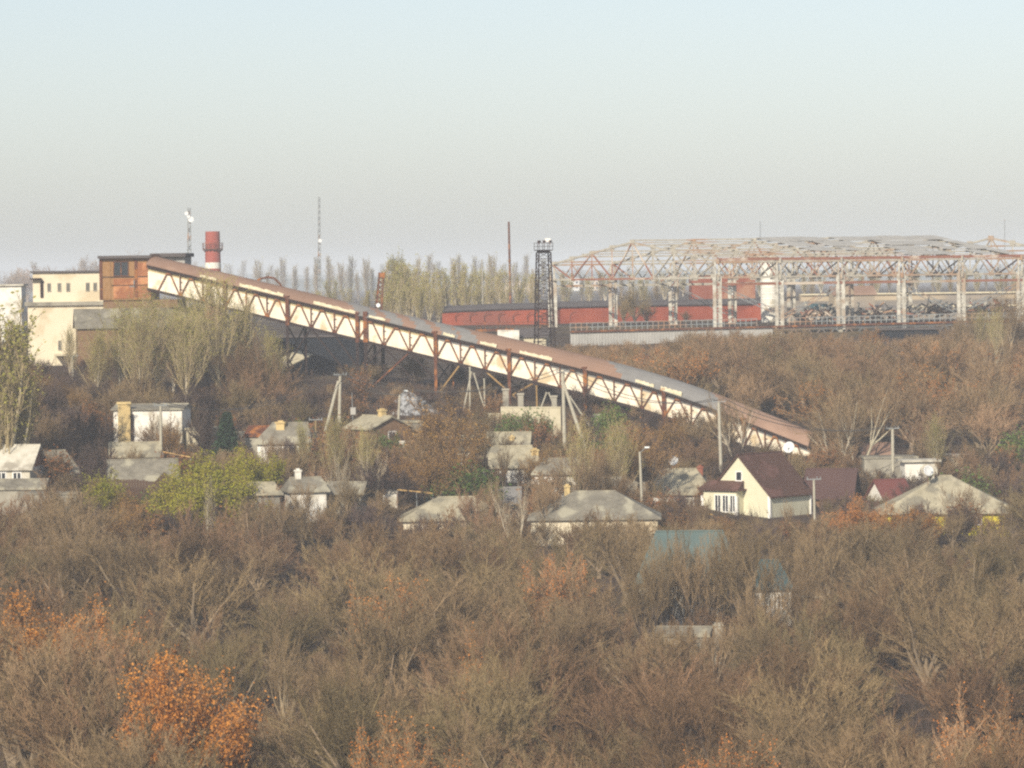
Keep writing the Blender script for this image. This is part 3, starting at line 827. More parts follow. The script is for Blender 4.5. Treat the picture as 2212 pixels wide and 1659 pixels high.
tops['c'] = pole('utility_pole', 'short tan wooden pole beside the yellow chimney house', (682, 906), (682, 964), 418, .12, 'pole_wood', group=G)
tops['d'] = pole('utility_pole', 'grey pole standing in front of the cream plant building', (156, 768), (157, 876), 470, .2, group=G)
tops['e'] = pole('utility_pole', 'cream pole in front of the cream block house', (347, 874), (348, 985), 414, .15, group=G)
tops['f'] = pole('utility_pole', 'tall concrete pole with long brace in front of the conveyor', (1216, 802), (1219, 936), 426, .19, brace=((1218, 830), (1261, 960)), group=G)
tops['g'] = pole('utility_pole', 'pale pole rising from the right hip-roofed house', (1382, 976), (1387, 1096), 394, .13, arms=0, lamp=True, group=G)
tops['h'] = pole('utility_pole', 'tall pale pole against the lower conveyor wall left of the steep brown roof', (1552.5, 866), (1557.5, 1014), 424, .17, group=G)
tops['i'] = pole('utility_pole', 'pole at the right corner of the steep brown-roofed house', (1758, 1034), (1760, 1132), 398, .13, arms=1, group=G)
tops['j'] = pole('utility_pole', 'pale pole behind the grey garage', (1928, 924), (1929, 1024), 432, .18, group=G)
tops['k'] = pole('utility_pole', 'short pale pole behind the bushy brown tree', (1046, 1012), (1047, 1058), 404, .17, arms=0, group=G)
# thin frame posts below the conveyor
for (t, b, lab) in (((1015, 795), (1015, 865), 'upright grey frame post left below the conveyor'), ((1018, 805), (1005, 868), 'slanting grey frame post leaning left below the conveyor'),
                    ((1024, 808), (1041, 864), 'slanting grey frame post leaning right below the conveyor'), ((1046, 820), (1047, 868), 'short grey frame post below the conveyor'),
                    ((1159, 835), (1160, 880), 'upright tan post behind the cream concrete wall'), ((1180, 850), (1169, 880), 'rusty slanting post behind the cream concrete wall'),
                    ((1186, 850), (1198, 880), 'grey slanting post behind the cream concrete wall'), ((1232, 858), (1258, 897), 'long grey slanting post right of the tall braced pole')):
    p0, p1 = W(*b, 450), W(*t, 450)
    m = MB(); d = p1 - p0
    m.tube(-d.normalized() * 1.5, d, .09, .08, 7); m.tube(d, d + d.normalized() * .12, .13, .13, 7)
    tag(m.build('frame_post', 'pole_concrete' if 'tan' not in lab else 'tan_strut', loc=p0, smooth=False), lab, 'post', 'thin frame posts under the conveyor')
for (x0, x1, y0, y1) in ((1119, 1131, 853, 882), (1192, 1203, 858, 882), (1283, 1298, 898, 925), (1260, 1268, 893, 920), (1086, 1099, 843, 866)):
    a = W((x0 + x1) / 2, y1, 458); w = (x1 - x0) / F * 458 / 2; h = (y1 - y0) / F * 458
    m = MB(); m.box(-w, w, -w, w, -2, h); m.box(-w * 1.3, w * 1.3, -w * 1.3, w * 1.3, h, h + .2)
    tag(m.build('footing_pier', 'concrete', loc=a), 'grey concrete pier at the foot of a conveyor leg', 'pier', 'concrete piers under the conveyor')
def cabinet():
    a = W(763, 905, 432)
    root = thing('pole_cabinet', 'grey metal cabinet on a thin mast right of the braced pole', 'cabinet', a)
    m = MB(); m.tube((0, 0, -1.5), (-.1, 0, 2.75), .05, .03, 6); m.build('mast', 'grey_steel', root)
    m = MB(); m.box(-.27, .27, -.2, .2, .45, 1.15); m.box(-.3, .3, -.23, .23, 1.15, 1.2); m.build('box', 'grey_sheet', root)
cabinet()
def wire(a, b, sag, label, r=.035):
    m = MB(); n = 14
    pts = [a.lerp(b, i / n) - Vector((0, 0, sag * 4 * (i / n) * (1 - i / n))) for i in range(n + 1)]
    for p, q in zip(pts, pts[1:]): m.tube(p - a, q - a, r, n=4, cap=False)
    tag(m.build('power_cable', 'wire', loc=a), label, 'cable', 'overhead power cables')
for off, nm in ((-.6, 'left'), (.6, 'right')):
    o = Vector((off, -.1, .2))
    wire(tops['a'] + o, tops['b'] + o * .3, .7, 'thin cable strung from the braced pole to the lamp pole')
    wire(tops['a'] + o, tops['f'] + o, 2.2, 'thin cable strung from the braced pole to the tall pole by the conveyor')
    wire(tops['a'] + o, tops['e'] + o, 2.0, 'thin cable strung from the braced pole to the cream pole')
    wire(tops['f'] + o, tops['h'] + o, 1.6, 'thin cable between the tall pole and the pole by the brown roof')
    wire(tops['h'] + o, tops['j'] + o, 1.6, 'thin cable from the pole by the brown roof to the garage pole')
wire(W(1342, 802, 580), W(1790, 775, 586), 1.6, 'sagging white cable hung along the front of the steel hall', .03)

# ------------------------------------------------------------------ floodlight tower, chimney, masts, crane boom
def flood_tower():
    Y = 535; c = W(1177, 752, Y); s = Y / F
    root = thing('floodlight_tower', 'dark lattice floodlight tower with lamp platform beside the steel hall', 'light tower', c, R(12))
    Ht = (752 - 545) * s
    b, t = 21 * s, 13 * s
    cor = lambda q, k: Vector(((-1 if k in (0, 3) else 1) * (b + (t - b) * q), (-1 if k < 2 else 1) * (b + (t - b) * q), Ht * q))
    m = MB()
    for k in range(4): m.bar(cor(0, k) - Vector((0, 0, 4)), cor(1, k), .15)
    m.build('leg', 'dark_steel', root)
    m = MB(); N = 15
    for i in range(N):
        q0, q1 = i / N, (i + 1) / N
        for k in range(4):
            l = (k + 1) % 4
            m.bar(cor(q1, k), cor(q1, l), .07)
            m.bar(cor(q0, k) if i % 2 else cor(q0, l), cor(q1, l) if i % 2 else cor(q1, k), .07)
    m.build('lattice', 'dark_steel', root)
    P = 1.0
    m = MB(); m.box(-P * .72, P * .72, -P * .7, P * .7, Ht - .1, Ht + .2); m.box(-P, P, -P, P, Ht + .2, Ht + .32); m.build('platform', 'dark_steel', root)
    m = MB()
    for x in (-P, -P / 3, P / 3, P):
        for y in (-P, P): m.bar((x, y, Ht + .3), (x, y, Ht + 1.25), .06)
    for z in (.75, 1.2):
        m.bar((-P, -P, Ht + z), (P, -P, Ht + z), .05); m.bar((-P, P, Ht + z), (P, P, Ht + z), .05); m.bar((-P, -P, Ht + z), (-P, P, Ht + z), .05); m.bar((P, -P, Ht + z), (P, P, Ht + z), .05)
    m.build('railing', 'dark_steel', root)
    for x, y in ((-.75, -.95), (-.1, -.95), (.7, -.95), (-.4, .9)):
        m = MB(); m.box(x - .18, x + .18, y - .12, y + .1, Ht + 1.25, Ht + 1.52); m.tube((x, y, Ht + 1.0), (x, y, Ht + 1.25), .04, n=5)
        f = m.build('floodlight', 'rust', root)
        g = MB(); g.box(x - .15, x + .15, y - .135, y - .12, Ht + 1.28, Ht + 1.49); g.build('lens', 'glass_dark', f)
    m = MB(); m.box(.35, 1.05, .55, .62, Ht + 1.35, Ht + 1.8); m.build('panel_antenna', 'white_trim', root)
flood_tower()

def chimney():
    Y = 800; c = W(461, 640, Y); s = Y / F
    root = thing('smokestack', 'red smokestack with white band and railing behind the conveyor roof', 'smokestack', c)
    z = lambda y: (640 - y) * s
    def sec(y0, y1, nm, mt):
        m = MB(); r0 = (15.5 + (y0 - 500) * .022) * s; r1 = (15.5 + (y1 - 500) * .022) * s
        m.tube((0, 0, z(y0)), (0, 0, z(y1)), r0, r1, 20); m.build(nm, mt, root, smooth=False)
    sec(700, 580, 'shaft', 'chimney_red'); sec(580, 567, 'white_band', 'wall_white'); sec(567, 500, 'shaft', 'chimney_red')
    m = MB(); r = 20 * s
    m.tube((0, 0, z(539)), (0, 0, z(537)), 22 * s, 22 * s, 20)
    for k in range(14):
        a = 6.283 * k / 14; x, y = 22 * s * math.cos(a), 22 * s * math.sin(a)
        m.bar((x, y, z(537)), (x, y, z(525)), .08); m.bar((x * .72, y * .72, z(545)), (x, y, z(539)), .08)
        b = 6.283 * (k + 1) / 14; x2, y2 = 22 * s * math.cos(b), 22 * s * math.sin(b)
        m.bar((x, y, z(525)), (x2, y2, z(525)), .07); m.bar((x, y, z(531)), (x2, y2, z(531)), .06)
    m.build('gallery_railing', 'rust', root)
chimney()

def mast(label, x, y0, y1, Y, w, mt='grey_steel', dishes=(), lattice=True, name='radio_mast', cat='mast', xt=None):
    a, b = W(x, y1, Y), W(x if xt is None else xt, y0, Y)
    root = thing(name, label, cat, a)
    d = b - a; m = MB()
    if lattice:
        n = max(6, int(d.length / (w * 1.5)))
        cs = [Vector((w / 2 * math.cos(a2), w / 2 * math.sin(a2), 0)) for a2 in (0.3, 2.39, 4.49)]
        for k in range(3): m.bar(cs[k] - Vector((0, 0, 8)), cs[k] * .5 + d, w * .16)
        for i in range(n):
            for k in range(3):
                l = (k + 1) % 3
                q0, q1 = i / n, (i + 1) / n
                m.bar(cs[k] * (1 - .5 * q0) + d * q0, cs[l] * (1 - .5 * q1) + d * q1, w * .09)
    else: m.tube(-Vector((0, 0, 6)), d, w / 2, w / 2 * .75, 8)
    m.build('shaft', mt, root)
    for (dy, off, r) in dishes:
        z = W(x, dy, Y) - a + Vector((off, -w * .5, 0))
        g = MB(); g.tube(z, z + Vector((-.1, -.35, 0)), r * .4, r, 12); g.tube(z, z + Vector((-off, w * .4, 0)), .06, n=5); g.build('dish_antenna', 'dish_white', root)
    return root
mast('hazy lattice mast with white dish antennas behind the brick tower', 408, 448, 640, 820, 1.1, dishes=((461, -.3, .4), (474, .55, .6), (468, .1, .35)))
mast('tall faint lattice mast rising behind the middle of the upper conveyor', 689, 425, 650, 1050, 1.0, dishes=((520, .4, .5),))
mast('bare dark brown iron stack left of the floodlight tower', 1103, 479, 640, 760, .5, 'rust', lattice=False, name='iron_stack', cat='stack', xt=1099)
mast('thin white lightning rod behind the red shed', 1043, 560, 665, 690, .2, 'white_steel', lattice=False, name='lightning_rod', cat='rod', xt=1041)
mast('very faint thin mast above the steel hall roof', 1642, 478, 640, 1500, .45, lattice=False)
mast('very faint thin mast at the far right above the hall', 2170, 474, 640, 1500, .45, lattice=False)
def boom():
    a, b = W(814, 690, 590), W(824, 594, 590)
    root = thing('crane_boom', 'dark red lattice crane boom leaning behind the conveyor roof', 'crane boom', a)
    d = b - a; m = MB(); w = .38
    cs = [Vector((x, y, 0)) for x, y in ((-w, -w), (w, -w), (w, w), (-w, w))]
    for k in range(4): m.bar(cs[k] * 1.3 - Vector((0, 0, 3)), cs[k] * .7 + d, .17)
    for i in range(9):
        for k in range(4):
            l = (k + 1) % 4
            m.bar(cs[k] + d * (i / 9), cs[l] + d * ((i + 1) / 9), .13)
    m.build('lattice', 'rust', root)
    m = MB(); m.box(d.x - .45, d.x + .5, d.y - .4, d.y + .4, d.z - .4, d.z + .35); m.build('head_sheave', 'rust', root)
    m = MB(); e = d * .32; m.tube(e + Vector((0, -.5, 0)), e + Vector((0, -.42, 0)), .3, .3, 12); m.build('lamp', 'lamp_glass', root)
boom()
m = MB(); pts = [(556, 606), (566, 601), (580, 599), (592, 601), (603, 611), (610, 622)]
for a, b in zip(pts, pts[1:]): m.tube(W(*a, 560), W(*b, 560), .16, n=6)
m.tube(W(556, 606, 560), W(556, 650, 560), .16, n=6); m.tube(W(610, 622, 560), W(611, 660, 560), .16, n=6)
tag(m.build('bent_pipe', 'rust'), 'dark bent pipe arching over the conveyor roof', 'pipe')

# ------------------------------------------------------------------ steel hall skeleton
def steel_hall():
    root = thing('steel_hall', 'large roofless steel hall skeleton of white and rusty trusses on columns', 'steel frame', (0, 0, 0))
    K = 7
    n0, n5 = W(1549, 600, 590), W(2204, 600, 606)
    f0, f6 = W(1193, 600, 618), W(1960, 600, 633)
    zb, zc, ze, zp = 25.4, 33.6, 35.9, 38.9
    near = [Vector((n0.x + (n5.x - n0.x) * k / 5, n0.y + (n5.y - n0.y) * k / 5, 0)) for k in range(K)]
    far = [Vector((f0.x + (f6.x - f0.x) * k / 6, f0.y + (f6.y - f0.y) * k / 6, 0)) for k in range(K)]
    Z = lambda p, z: Vector((p.x, p.y, z))
    rng = random.Random(12)
    for row, side in ((near, 'near'), (far, 'far')):
        for k in range(K):
            p = row[k]; m = MB()
            d = (row[1] - row[0]).normalized(); o = d * .42
            big = .5
            for sgn in (-1, 1):
                m.bar(Z(p + o * sgn, zb), Z(p + o * sgn, zc + .2), .5, .36)
                m.bar(Z(p + o * sgn * .7, zc + .2), Z(p + o * sgn * .7, ze), .25, .25)
            nb = 9
            for i in range(nb):
                a, b = zb + (zc - zb) * i / nb, zb + (zc - zb) * (i + 1) / nb
                s = 1 if i % 2 else -1
                m.bar(Z(p + o * s, a), Z(p - o * s, b), .16, .16); m.bar(Z(p - o, b), Z(p + o, b), .16, .14)
            m.build('column', 'column_steel', root)
    # transverse trusses
    NP = 8
    for k in range(K):
        a, b = near[k], far[k]
        m = MB()
        top = []
        bot = []
        for i in range(NP + 1):
            q = i / NP; p = a.lerp(b, q)
            top.append(Z(p, ze + (zp - ze) * (1 - abs(2 * q - 1))))
            bot.append(Z(p, zc))
        for i in range(NP):
            m.bar(top[i], top[i + 1], .26, .26, 0)
            m.bar(bot[i], bot[i + 1], .26, .26, 1 if 2 < i < 7 and k == 0 else 0)
            mi = 1 if (k == 0 and i in (4, 5, 6)) or rng.random() < .2 else 0
            if i % 2: m.bar(bot[i], top[i + 1], .18, .18, mi); 
            else: m.bar(top[i], bot[i + 1], .18, .18, mi)
            if 0 < i: m.bar(bot[i], top[i], .16, .16, 1 if k == 0 and i > 4 else 0)
            # gusset plates
            for P_ in (top[i], bot[i]):
                m.bar(P_ - (b - a).normalized() * .5, P_ + (b - a).normalized() * .5, .1, .75, 0)
        m.build('roof_truss', ['white_steel', 'rust_steel'], root)
    # purlins
    for i in range(NP + 1):
        q = i / NP; z = ze + (zp - ze) * (1 - abs(2 * q - 1)) + .28
        m = MB()
        last = K - 1 if i not in (3, 4, 5) else K - 2
        for k in range(last):
            p0, p1 = near[k].lerp(far[k], q), near[k + 1].lerp(far[k + 1], q)
            m.bar(Z(p0, z), Z(p1, z + rng.uniform(-.06, .06)), .16 if i else .3, .22 if i else .4, 0 if i else 1)
        m.build('purlin', ['white_steel', 'rust_steel'], root)
    for i in (0, 1, 2, 3, 6):                               # mid purlins that are left
        q = (i + .5) / NP; z = ze + (zp - ze) * (1 - abs(2 * q - 1)) + .28
        m = MB()
        for k in range(K - 2):
            p0, p1 = near[k].lerp(far[k], q), near[k + 1].lerp(far[k + 1], q)
            m.bar(Z(p0, z), Z(p1, z), .12, .16, 0)
        m.build('purlin', 'white_steel', root)
    # remaining grey roof sheets near the middle
    for k in (2, 3, 4):
        m = MB()
        for i in range(4):
            if k == 2 and i < 1: continue
            for j in range(5):
                if rng.random() < (.45 if i < 2 else .28): continue
                t0, t1 = j / 5 + .004, (j + 1) / 5 - .004
                q0, q1 = i / NP + .01, (i + 1) / NP - .01
                z0, z1 = ze + (zp - ze) * 2 * q0 + .46 + rng.uniform(0, .12), ze + (zp - ze) * 2 * q1 + .46 + rng.uniform(0, .12)
                P4 = lambda t, q: near[k].lerp(far[k], q).lerp(near[k + 1].lerp(far[k + 1], q), t)
                v = [Z(P4(t0, q0), z0), Z(P4(t1, q0), z0), Z(P4(t1, q1), z1), Z(P4(t0, q1), z1)]
                m.hexa(v + [p + Vector((0, 0, .06)) for p in v])
        m.build('roof_sheet', 'grey_sheet', root)
    m = MB()
    for _ in range(26):                                     # loose hanging members under the roof
        k = rng.randrange(K - 1); q = rng.random(); t = rng.random()
        p = near[k].lerp(far[k], q).lerp(near[k + 1].lerp(far[k + 1], q), t)
        d = Vector((rng.uniform(-1.6, 1.6), rng.uniform(-.5, .5), rng.uniform(-2.2, -.6)))
        m.bar(Z(p, zc + rng.uniform(0, 2)), Z(p, zc + rng.uniform(0, 2)) + d, .12)
    m.build('loose_brace', 'rust_steel', root)
    # longitudinal lattice girders and crane beams
    for row, mt in ((near, 'white_steel'), (far, 'white_steel')):
        m = MB()
        for k in range(K - 1):
            p0, p1 = row[k], row[k + 1]; nb = 6
            for i in range(nb):
                a, b = p0.lerp(p1, i / nb), p0.lerp(p1, (i + 1) / nb)
                if i % 2: m.bar(Z(a, zc), Z(b, ze - .1), .14)
                else: m.bar(Z(a, ze - .1), Z(b, zc), .14)
            m.bar(Z(p0, zc), Z(p1, zc), .22, .22); m.bar(Z(p0, ze - .1), Z(p1, ze - .1), .22, .26)
        m.build('side_girder', mt, root)
        m = MB()
        for k in range(K - 1): m.bar(Z(row[k], zc - .95), Z(row[k + 1], zc - .95), .3, .34, 1 if (row is near and k != 3) else 0)
        m.build('crane_beam', ['white_steel', 'rust_steel'], root)
    for (k, row, a, b) in ((0, near, zc - 1.2, zb + 3), (3, near, zc - 1.4, zb + 2.5), (4, near, zb + 3, zc - 1.5), (2, far, zc - 1.2, zb + 2.5), (1, near, zb + 2.2, zc - 1.3)):
        m = MB()
        p0, p1 = Z(row[k], a), Z(row[k + 1], b); u = Vector((0, 0, .3)); nb = 12
        m.bar(p0 + u, p1 + u, .1); m.bar(p0 - u, p1 - u, .1)
        for i in range(nb):
            s = 1 if i % 2 else -1
            m.bar(p0.lerp(p1, i / nb) + u * s, p0.lerp(p1, (i + 1) / nb) - u * s, .07)
        m.build('lattice_brace', 'grey_steel', root)
    return near, far, Z
hall_near, hall_far, HZ = steel_hall()

def walkway():
    """craneway with railing in front of the hall"""
    root = thing('craneway', 'grey elevated craneway with railing running in front of the steel hall', 'craneway', (0, 0, 0))
    a, b = W(1232, 716, 582), W(2260, 690, 596)
    def pt(q, dz=0, dy=0): p = a.lerp(b, q); return Vector((p.x, p.y + dy, p.z + dz))
    L = (b - a).length
    m = MB(); m.hexa([pt(0, -.15), pt(1, -.15), pt(1, -.15, 1.6), pt(0, -.15, 1.6), pt(0, .02), pt(1, .02), pt(1, .02, 1.6), pt(0, .02, 1.6)]); m.build('deck', 'grey_steel', root)
    m = MB(); m.bar(pt(0, -.05, -.06), pt(1, -.05, -.06), .1, .26); m.build('edge_beam', 'rust', root)
    n = 88; m = MB()
    for i in range(n + 1):
        if 34 < i < 40: continue
        m.bar(pt(i / n, 0, .1), pt(i / n, 1.15, .1), .1)
    for z in (.55, 1.12):
        m.bar(pt(0, z, .1), pt(34 / n, z, .1), .1); m.bar(pt(40 / n, z, .1), pt(1, z, .1), .1)
    m.build('railing', 'grey_steel', root)
    q = .42
    m = MB()
    k = 70
    for i in range(k):
        q0, q1 = q * i / k, q * (i + .94) / k
        m.hexa([pt(q0, -2.2, .22), pt(q1, -2.2, .22), pt(q1, -2.2, .3), pt(q0, -2.2, .3), pt(q0, -.16, .22), pt(q1, -.16, .22), pt(q1, -.16, .3), pt(q0, -.16, .3)])
    m.build('sheet_siding', 'grey_sheet', root)
    m = MB(); m.bar(pt(q, -2.0, .3), pt(1, -2.0, .3), .3, 1.0); m.bar(pt(q, -.4, .3), pt(1, -.4, .3), .2, .25)
    kk = 40
    for i in range(kk):
        q0, q1 = q + (1 - q) * i / kk, q + (1 - q) * (i + 1) / kk
        m.bar(pt(q0, -.4 if i % 2 else -1.6, .3), pt(q1, -1.6 if i % 2 else -.4, .3), .16)
    m.build('lattice_girder', 'girder_grey', root)
    for x in (1250, 1340, 1452, 1549, 1684, 1818, 1948, 2071, 2204):
        qq = (W(x, 700, 588).x - a.x) / (b.x - a.x)
        p = pt(qq, 0, .8); g = terrain(p.x, p.y) - 1
        m = MB(); m.bar(Vector((p.x, p.y, g)), Vector((p.x, p.y, p.z - .16)), .7, .7); m.build('pier', 'concrete', root)
walkway()
def scrap_pile(label, px, py, Y, w, h, seed):
    c = W(px, py, Y); r = random.Random(seed); m = MB()
    for _ in range(60):
        p = Vector((r.gauss(0, w * .35), r.gauss(0, 1.2), 0)); p.z = max(0, .55 * h * (1 - abs(p.x) / w) * r.uniform(.1, 1))
        d = Vector((r.uniform(-1, 1), r.uniform(-1, 1), r.uniform(-.5, .5))).normalized() * r.uniform(.6, 2.2)
        m.bar(p - d - Vector((0, 0, .3)), p + d, r.uniform(.1, .4), r.uniform(.08, .3), r.randrange(3))
    tag(m.build('scrap_pile', ['girder_grey', 'rust_steel', 'white_steel'], loc=c), label, 'scrap pile', 'scrap piles in the hall yard')
scrap_pile('heap of rusty scrap beams inside the middle of the steel hall', 1760, 684, 612, 5, 2.0, 1)
scrap_pile('heap of scrap beams in the hall yard right of the teal shed', 1890, 682, 618, 6, 1.8, 2)
scrap_pile('scattered scrap beams near the right end of the hall', 2020, 676, 618, 7, 2.2, 3)
scrap_pile('scrap heap at the far right under the hall', 2140, 672, 616, 5, 2.4, 4)
def red_shed():
    root = thing('red_shed', 'long low rust-red industrial shed with dark curved roof behind the steel hall', 'shed', (0, 0, 0))
    pts = [(955, 662, 706, 655), (1060, 657, 704, 655), (1180, 654, 702, 655), (1210, 652, 700, 658), (1300, 650, 698, 660), (1420, 648, 696, 664), (1560, 646, 694, 668), (1676, 644, 690, 672)]
    w, r, f = MB(), MB(), MB()
    Dp = 9
    P = []
    for (x, ye, yb, Y) in pts:
        e = W(x, ye + 12, Y); b = W(x, yb, Y); P.append((e, b))
    z = Vector((0, 0, 1)); dy = Vector((0, 1, 0))
    for (e0, b0), (e1, b1) in zip(P, P[1:]):
        w.hexa([b0 - z * 3, b1 - z * 3, b1 + dy * Dp - z * 3, b0 + dy * Dp - z * 3, e0, e1, e1 + dy * Dp, e0 + dy * Dp])
        for k in range(6):
            q0, q1 = k / 6, (k + 1) / 6
            h = lambda q: .85 * math.sin(math.pi * min(1, q)) ** .8 + .05
            y0, y1 = -.3 + (Dp + .6) * q0, -.3 + (Dp + .6) * q1
            r.add([e0 + dy * y0 + z * h(q0), e1 + dy * y0 + z * h(q0), e1 + dy * y1 + z * h(q1), e0 + dy * y1 + z * h(q1)], [(0, 1, 2, 3)])
            r.add([e0 + dy * y0 + z * (h(q0) - .1), e1 + dy * y0 + z * (h(q0) - .1), e1 + dy * y1 + z * (h(q1) - .1), e0 + dy * y1 + z * (h(q1) - .1)], [(3, 2, 1, 0)])
    w.build('wall', 'red_paint', root); r.build('roof', 'tar_roof', root)
    for i in range(9):
        x = 985 + i * 31
        if 1180 < x < 1215: continue
        p = W(x, 690, 654.7)
        m = MB(); s = 654 / F
        m.bar(p + Vector((0, 0, -.3)), p + Vector((-.1, 0, .5)), .07); m.bar(p + Vector((-.1, 0, .5)), p + Vector((.3, -.2, 1.0)), .07); m.bar(p + Vector((.3, -.2, 1.0)), p + Vector((.9, -.35, 1.15)), .07)
        m.build('lamp_bracket', 'dark_steel', root)
    # gabled cross wing at the right end
    a = W(1560, 694, 655); 
    m = MB(); g0, g1, gp = W(1590, 704, 652), W(1745, 690, 652), W(1672, 644, 652)
    m.add([], [])
    lo = [W(1530, 702, 652), W(1660, 690, 652), W(1672, 652, 652), W(1640, 646, 652)]
    m.prism([W(1535, 700, 652), W(1680, 688, 652), W(1681, 648, 652), W(1672, 645, 652), W(1600, 672, 652)], (0, 5, 0))
    m.build('end_wall', 'red_paint', root)
red_shed()
house('brick_pump_house', 'flat red brick house seen through the hall columns', 'building', 1560, 662, 690, 10.5, 6, 5.2, 0, rot=2, wall='brick_red', roof='concrete', ov=.15, windows=[(1, 2, 2, 3.2, -3)])
def white_silo():
    c = W(1664, 665, 640)
    root = thing('white_silo', 'bright white ribbed silo between the hall columns', 'silo', c)
    m = MB(); m.tube((0, 0, -3), (0, 0, 7.6), 1.45, 1.45, 18); m.build('body', 'wall_white', root)
    m = MB()
    for k in range(8): m.tube((0, 0, .4 + k * .9), (0, 0, .5 + k * .9), 1.5, 1.5, 18)
    m.build('hoop', 'white_trim', root)
    m = MB(); m.tube((0, 0, 7.6), (0, 0, 8.5), 1.5, .4, 18); m.build('cap', 'slate_white', root)
white_silo()
def yard_things():
    m = MB(); nx, ny = 30, 14
    for j in range(ny + 1):
        for i in range(nx + 1):
            Y = 628 + (790 - 628) * j / ny; X = 40 + 80 * i / nx
            m.v.append((X, Y, terrain(X, Y) + .12))
    for j in range(ny):
        for i in range(nx):
            a = j * (nx + 1) + i; m.f.append((a, a + 1, a + nx + 2, a + nx + 1)); m.m.append(0)
    tag(m.build('yard', 'beige_yard'), kind='structure')
    # long beige platforms behind the hall at the right
    for (x0, x1, y0, y1, Y, nm) in ((1730, 2300, 638, 651, 775, 'long low beige loading platform behind the hall yard'),
                                    (1960, 2260, 664, 672, 700, 'short beige wall standing in the hall yard at the right')):
        a, b = W(x0, y1, Y), W(x1, y1, Y); h = (y1 - y0) / F * Y
        root = thing('loading_platform', nm, 'platform', a)
        d = b - a; d.z = (W(x1, y1 - (x1 - x0) * .012, Y) - a).z
        o = Vector((0, 5, 0)); z = Vector((0, 0, 1))
        m = MB(); m.hexa([-z * 3, d - z * 3, d + o - z * 3, o - z * 3, z * h, d + z * h, d + o + z * h, o + z * h]); m.build('wall', 'beige_yard', root)
        m = MB(); m.hexa([z * h - o * .1, d + z * h - o * .1, d + o + z * h, o + z * h, z * (h + .25) - o * .1, d + z * (h + .25) - o * .1, d + o + z * (h + .25), o + z * (h + .25)]); m.build('coping', 'pale_concrete', root)
        n = 0
        for i in range(n):
            p = d * ((i + .5) / n); m = MB()
            m.box(p.x - 1.4, p.x + 1.4, p.y - .12, p.y + .02, p.z - 2, p.z + h * .62); m.build('opening', 'shed_blue', root)
    house('teal_shed', 'small teal roofed shed in the yard right of the red shed', 'shed', 1770, 704, 640, 5, 5, 1.6, 1.6, 'y', 0, 20, 'shed_blue', 'roof_deep_teal')
    house('brown_roof_store', 'store with brown gabled roof far behind the hall', 'shed', 1840, 668, 720, 7, 6, 2.6, 1.2, 'x', 0, 5, 'beige_yard', 'roof_brown')
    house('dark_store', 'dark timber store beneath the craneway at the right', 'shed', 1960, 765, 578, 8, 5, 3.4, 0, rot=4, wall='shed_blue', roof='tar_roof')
    slab_wall('white_store_wall', 'white store wall above the conveyor roof left of the floodlight tower', 1075, 1122, 715, 742, 556, 'wall_white', panels=4)
    house('dark_roof_store', 'dark roofed low store beside the foot of the floodlight tower', 'shed', 1150, 752, 560, 4.2, 5, 1.6, .9, 'x', 0, -6, 'pale_concrete', 'tar_roof')
    # trestle railing in front of the red shed
    root = thing('trestle_bridge', 'rusty trestle with railing in front of the red shed', 'bridge', (0, 0, 0))
    a, b = W(1030, 714, 600), W(1185, 710, 603)
    m = MB(); m.bar(a, b, 1.2, .35); m.build('deck', 'rust', root)
    m = MB(); n = 17
    for i in range(n + 1):
        p = a.lerp(b, i / n) + Vector((0, -.5, .15)); m.bar(p, p + Vector((0, 0, .95)), .07)
    for z in (.6, 1.05): m.bar(a + Vector((0, -.5, z)), b + Vector((0, -.5, z)), .07)
    m.build('railing', 'rust', root)
    for q in (.05, .5, .95):
        p = a.lerp(b, q); m = MB(); m.bar(p, p - Vector((0, 0, 4)), .35); m.build('leg', 'rust', root)
yard_things()
# hazy town blocks
rng = random.Random(5)
for (x, y0, y1, w, Y, mt, lab) in ((1090, 610, 634, 20, 2300, 'far_block', 'hazy beige apartment block left of the iron stack'), (1116, 606, 634, 18, 2400, 'far_block', 'hazy tan apartment block right of the iron stack'),
                              (1142, 608, 634, 24, 2350, 'far_block', 'hazy beige apartment block beside the floodlight tower'), (1240, 600, 626, 24, 2500, 'far_block_white', 'hazy white block seen under the hall truss'),
                              (1285, 606, 628, 18, 2500, 'far_block', 'hazy low block seen through the left hall bay'), (1020, 612, 630, 30, 2600, 'far_block_white', 'faint pale block behind the poplars')):
    c = W(x, y1, Y); s = Y / F
    r_ = thing('apartment_block', lab, 'building', c)
    h = (y1 - y0) * s
    m = MB(); m.box(-w * s / 2 * 1.0, w * s / 2, 0, 10, -6, h); m.build('wall', mt, r_)
    m = MB(); m.box(-w * s / 2 - .3, w * s / 2 + .3, -.3, 10.3, h, h + .5); m.build('roof', 'tar_roof', r_)
    n = max(2, int(w * s / 3))
    for i in range(n):
        for k in range(max(1, int(h / 3))):
            xx = -w * s / 2 + (i + .5) * w * s / n
            m = MB(); m.box(xx - .6, xx + .6, -.05, 0, 1 + k * 3 - .2, 2.4 + k * 3 - .2); m.build('window', 'glass_dark', r_)

# ------------------------------------------------------------------ plants
def rot_about(d, ang, az):
    d = d.normalized()
    a = d.orthogonal().normalized(); b = d.cross(a)
    k = a * math.cos(az) + b * math.sin(az)
    return (d * math.cos(ang) + k * math.sin(ang)).normalized()

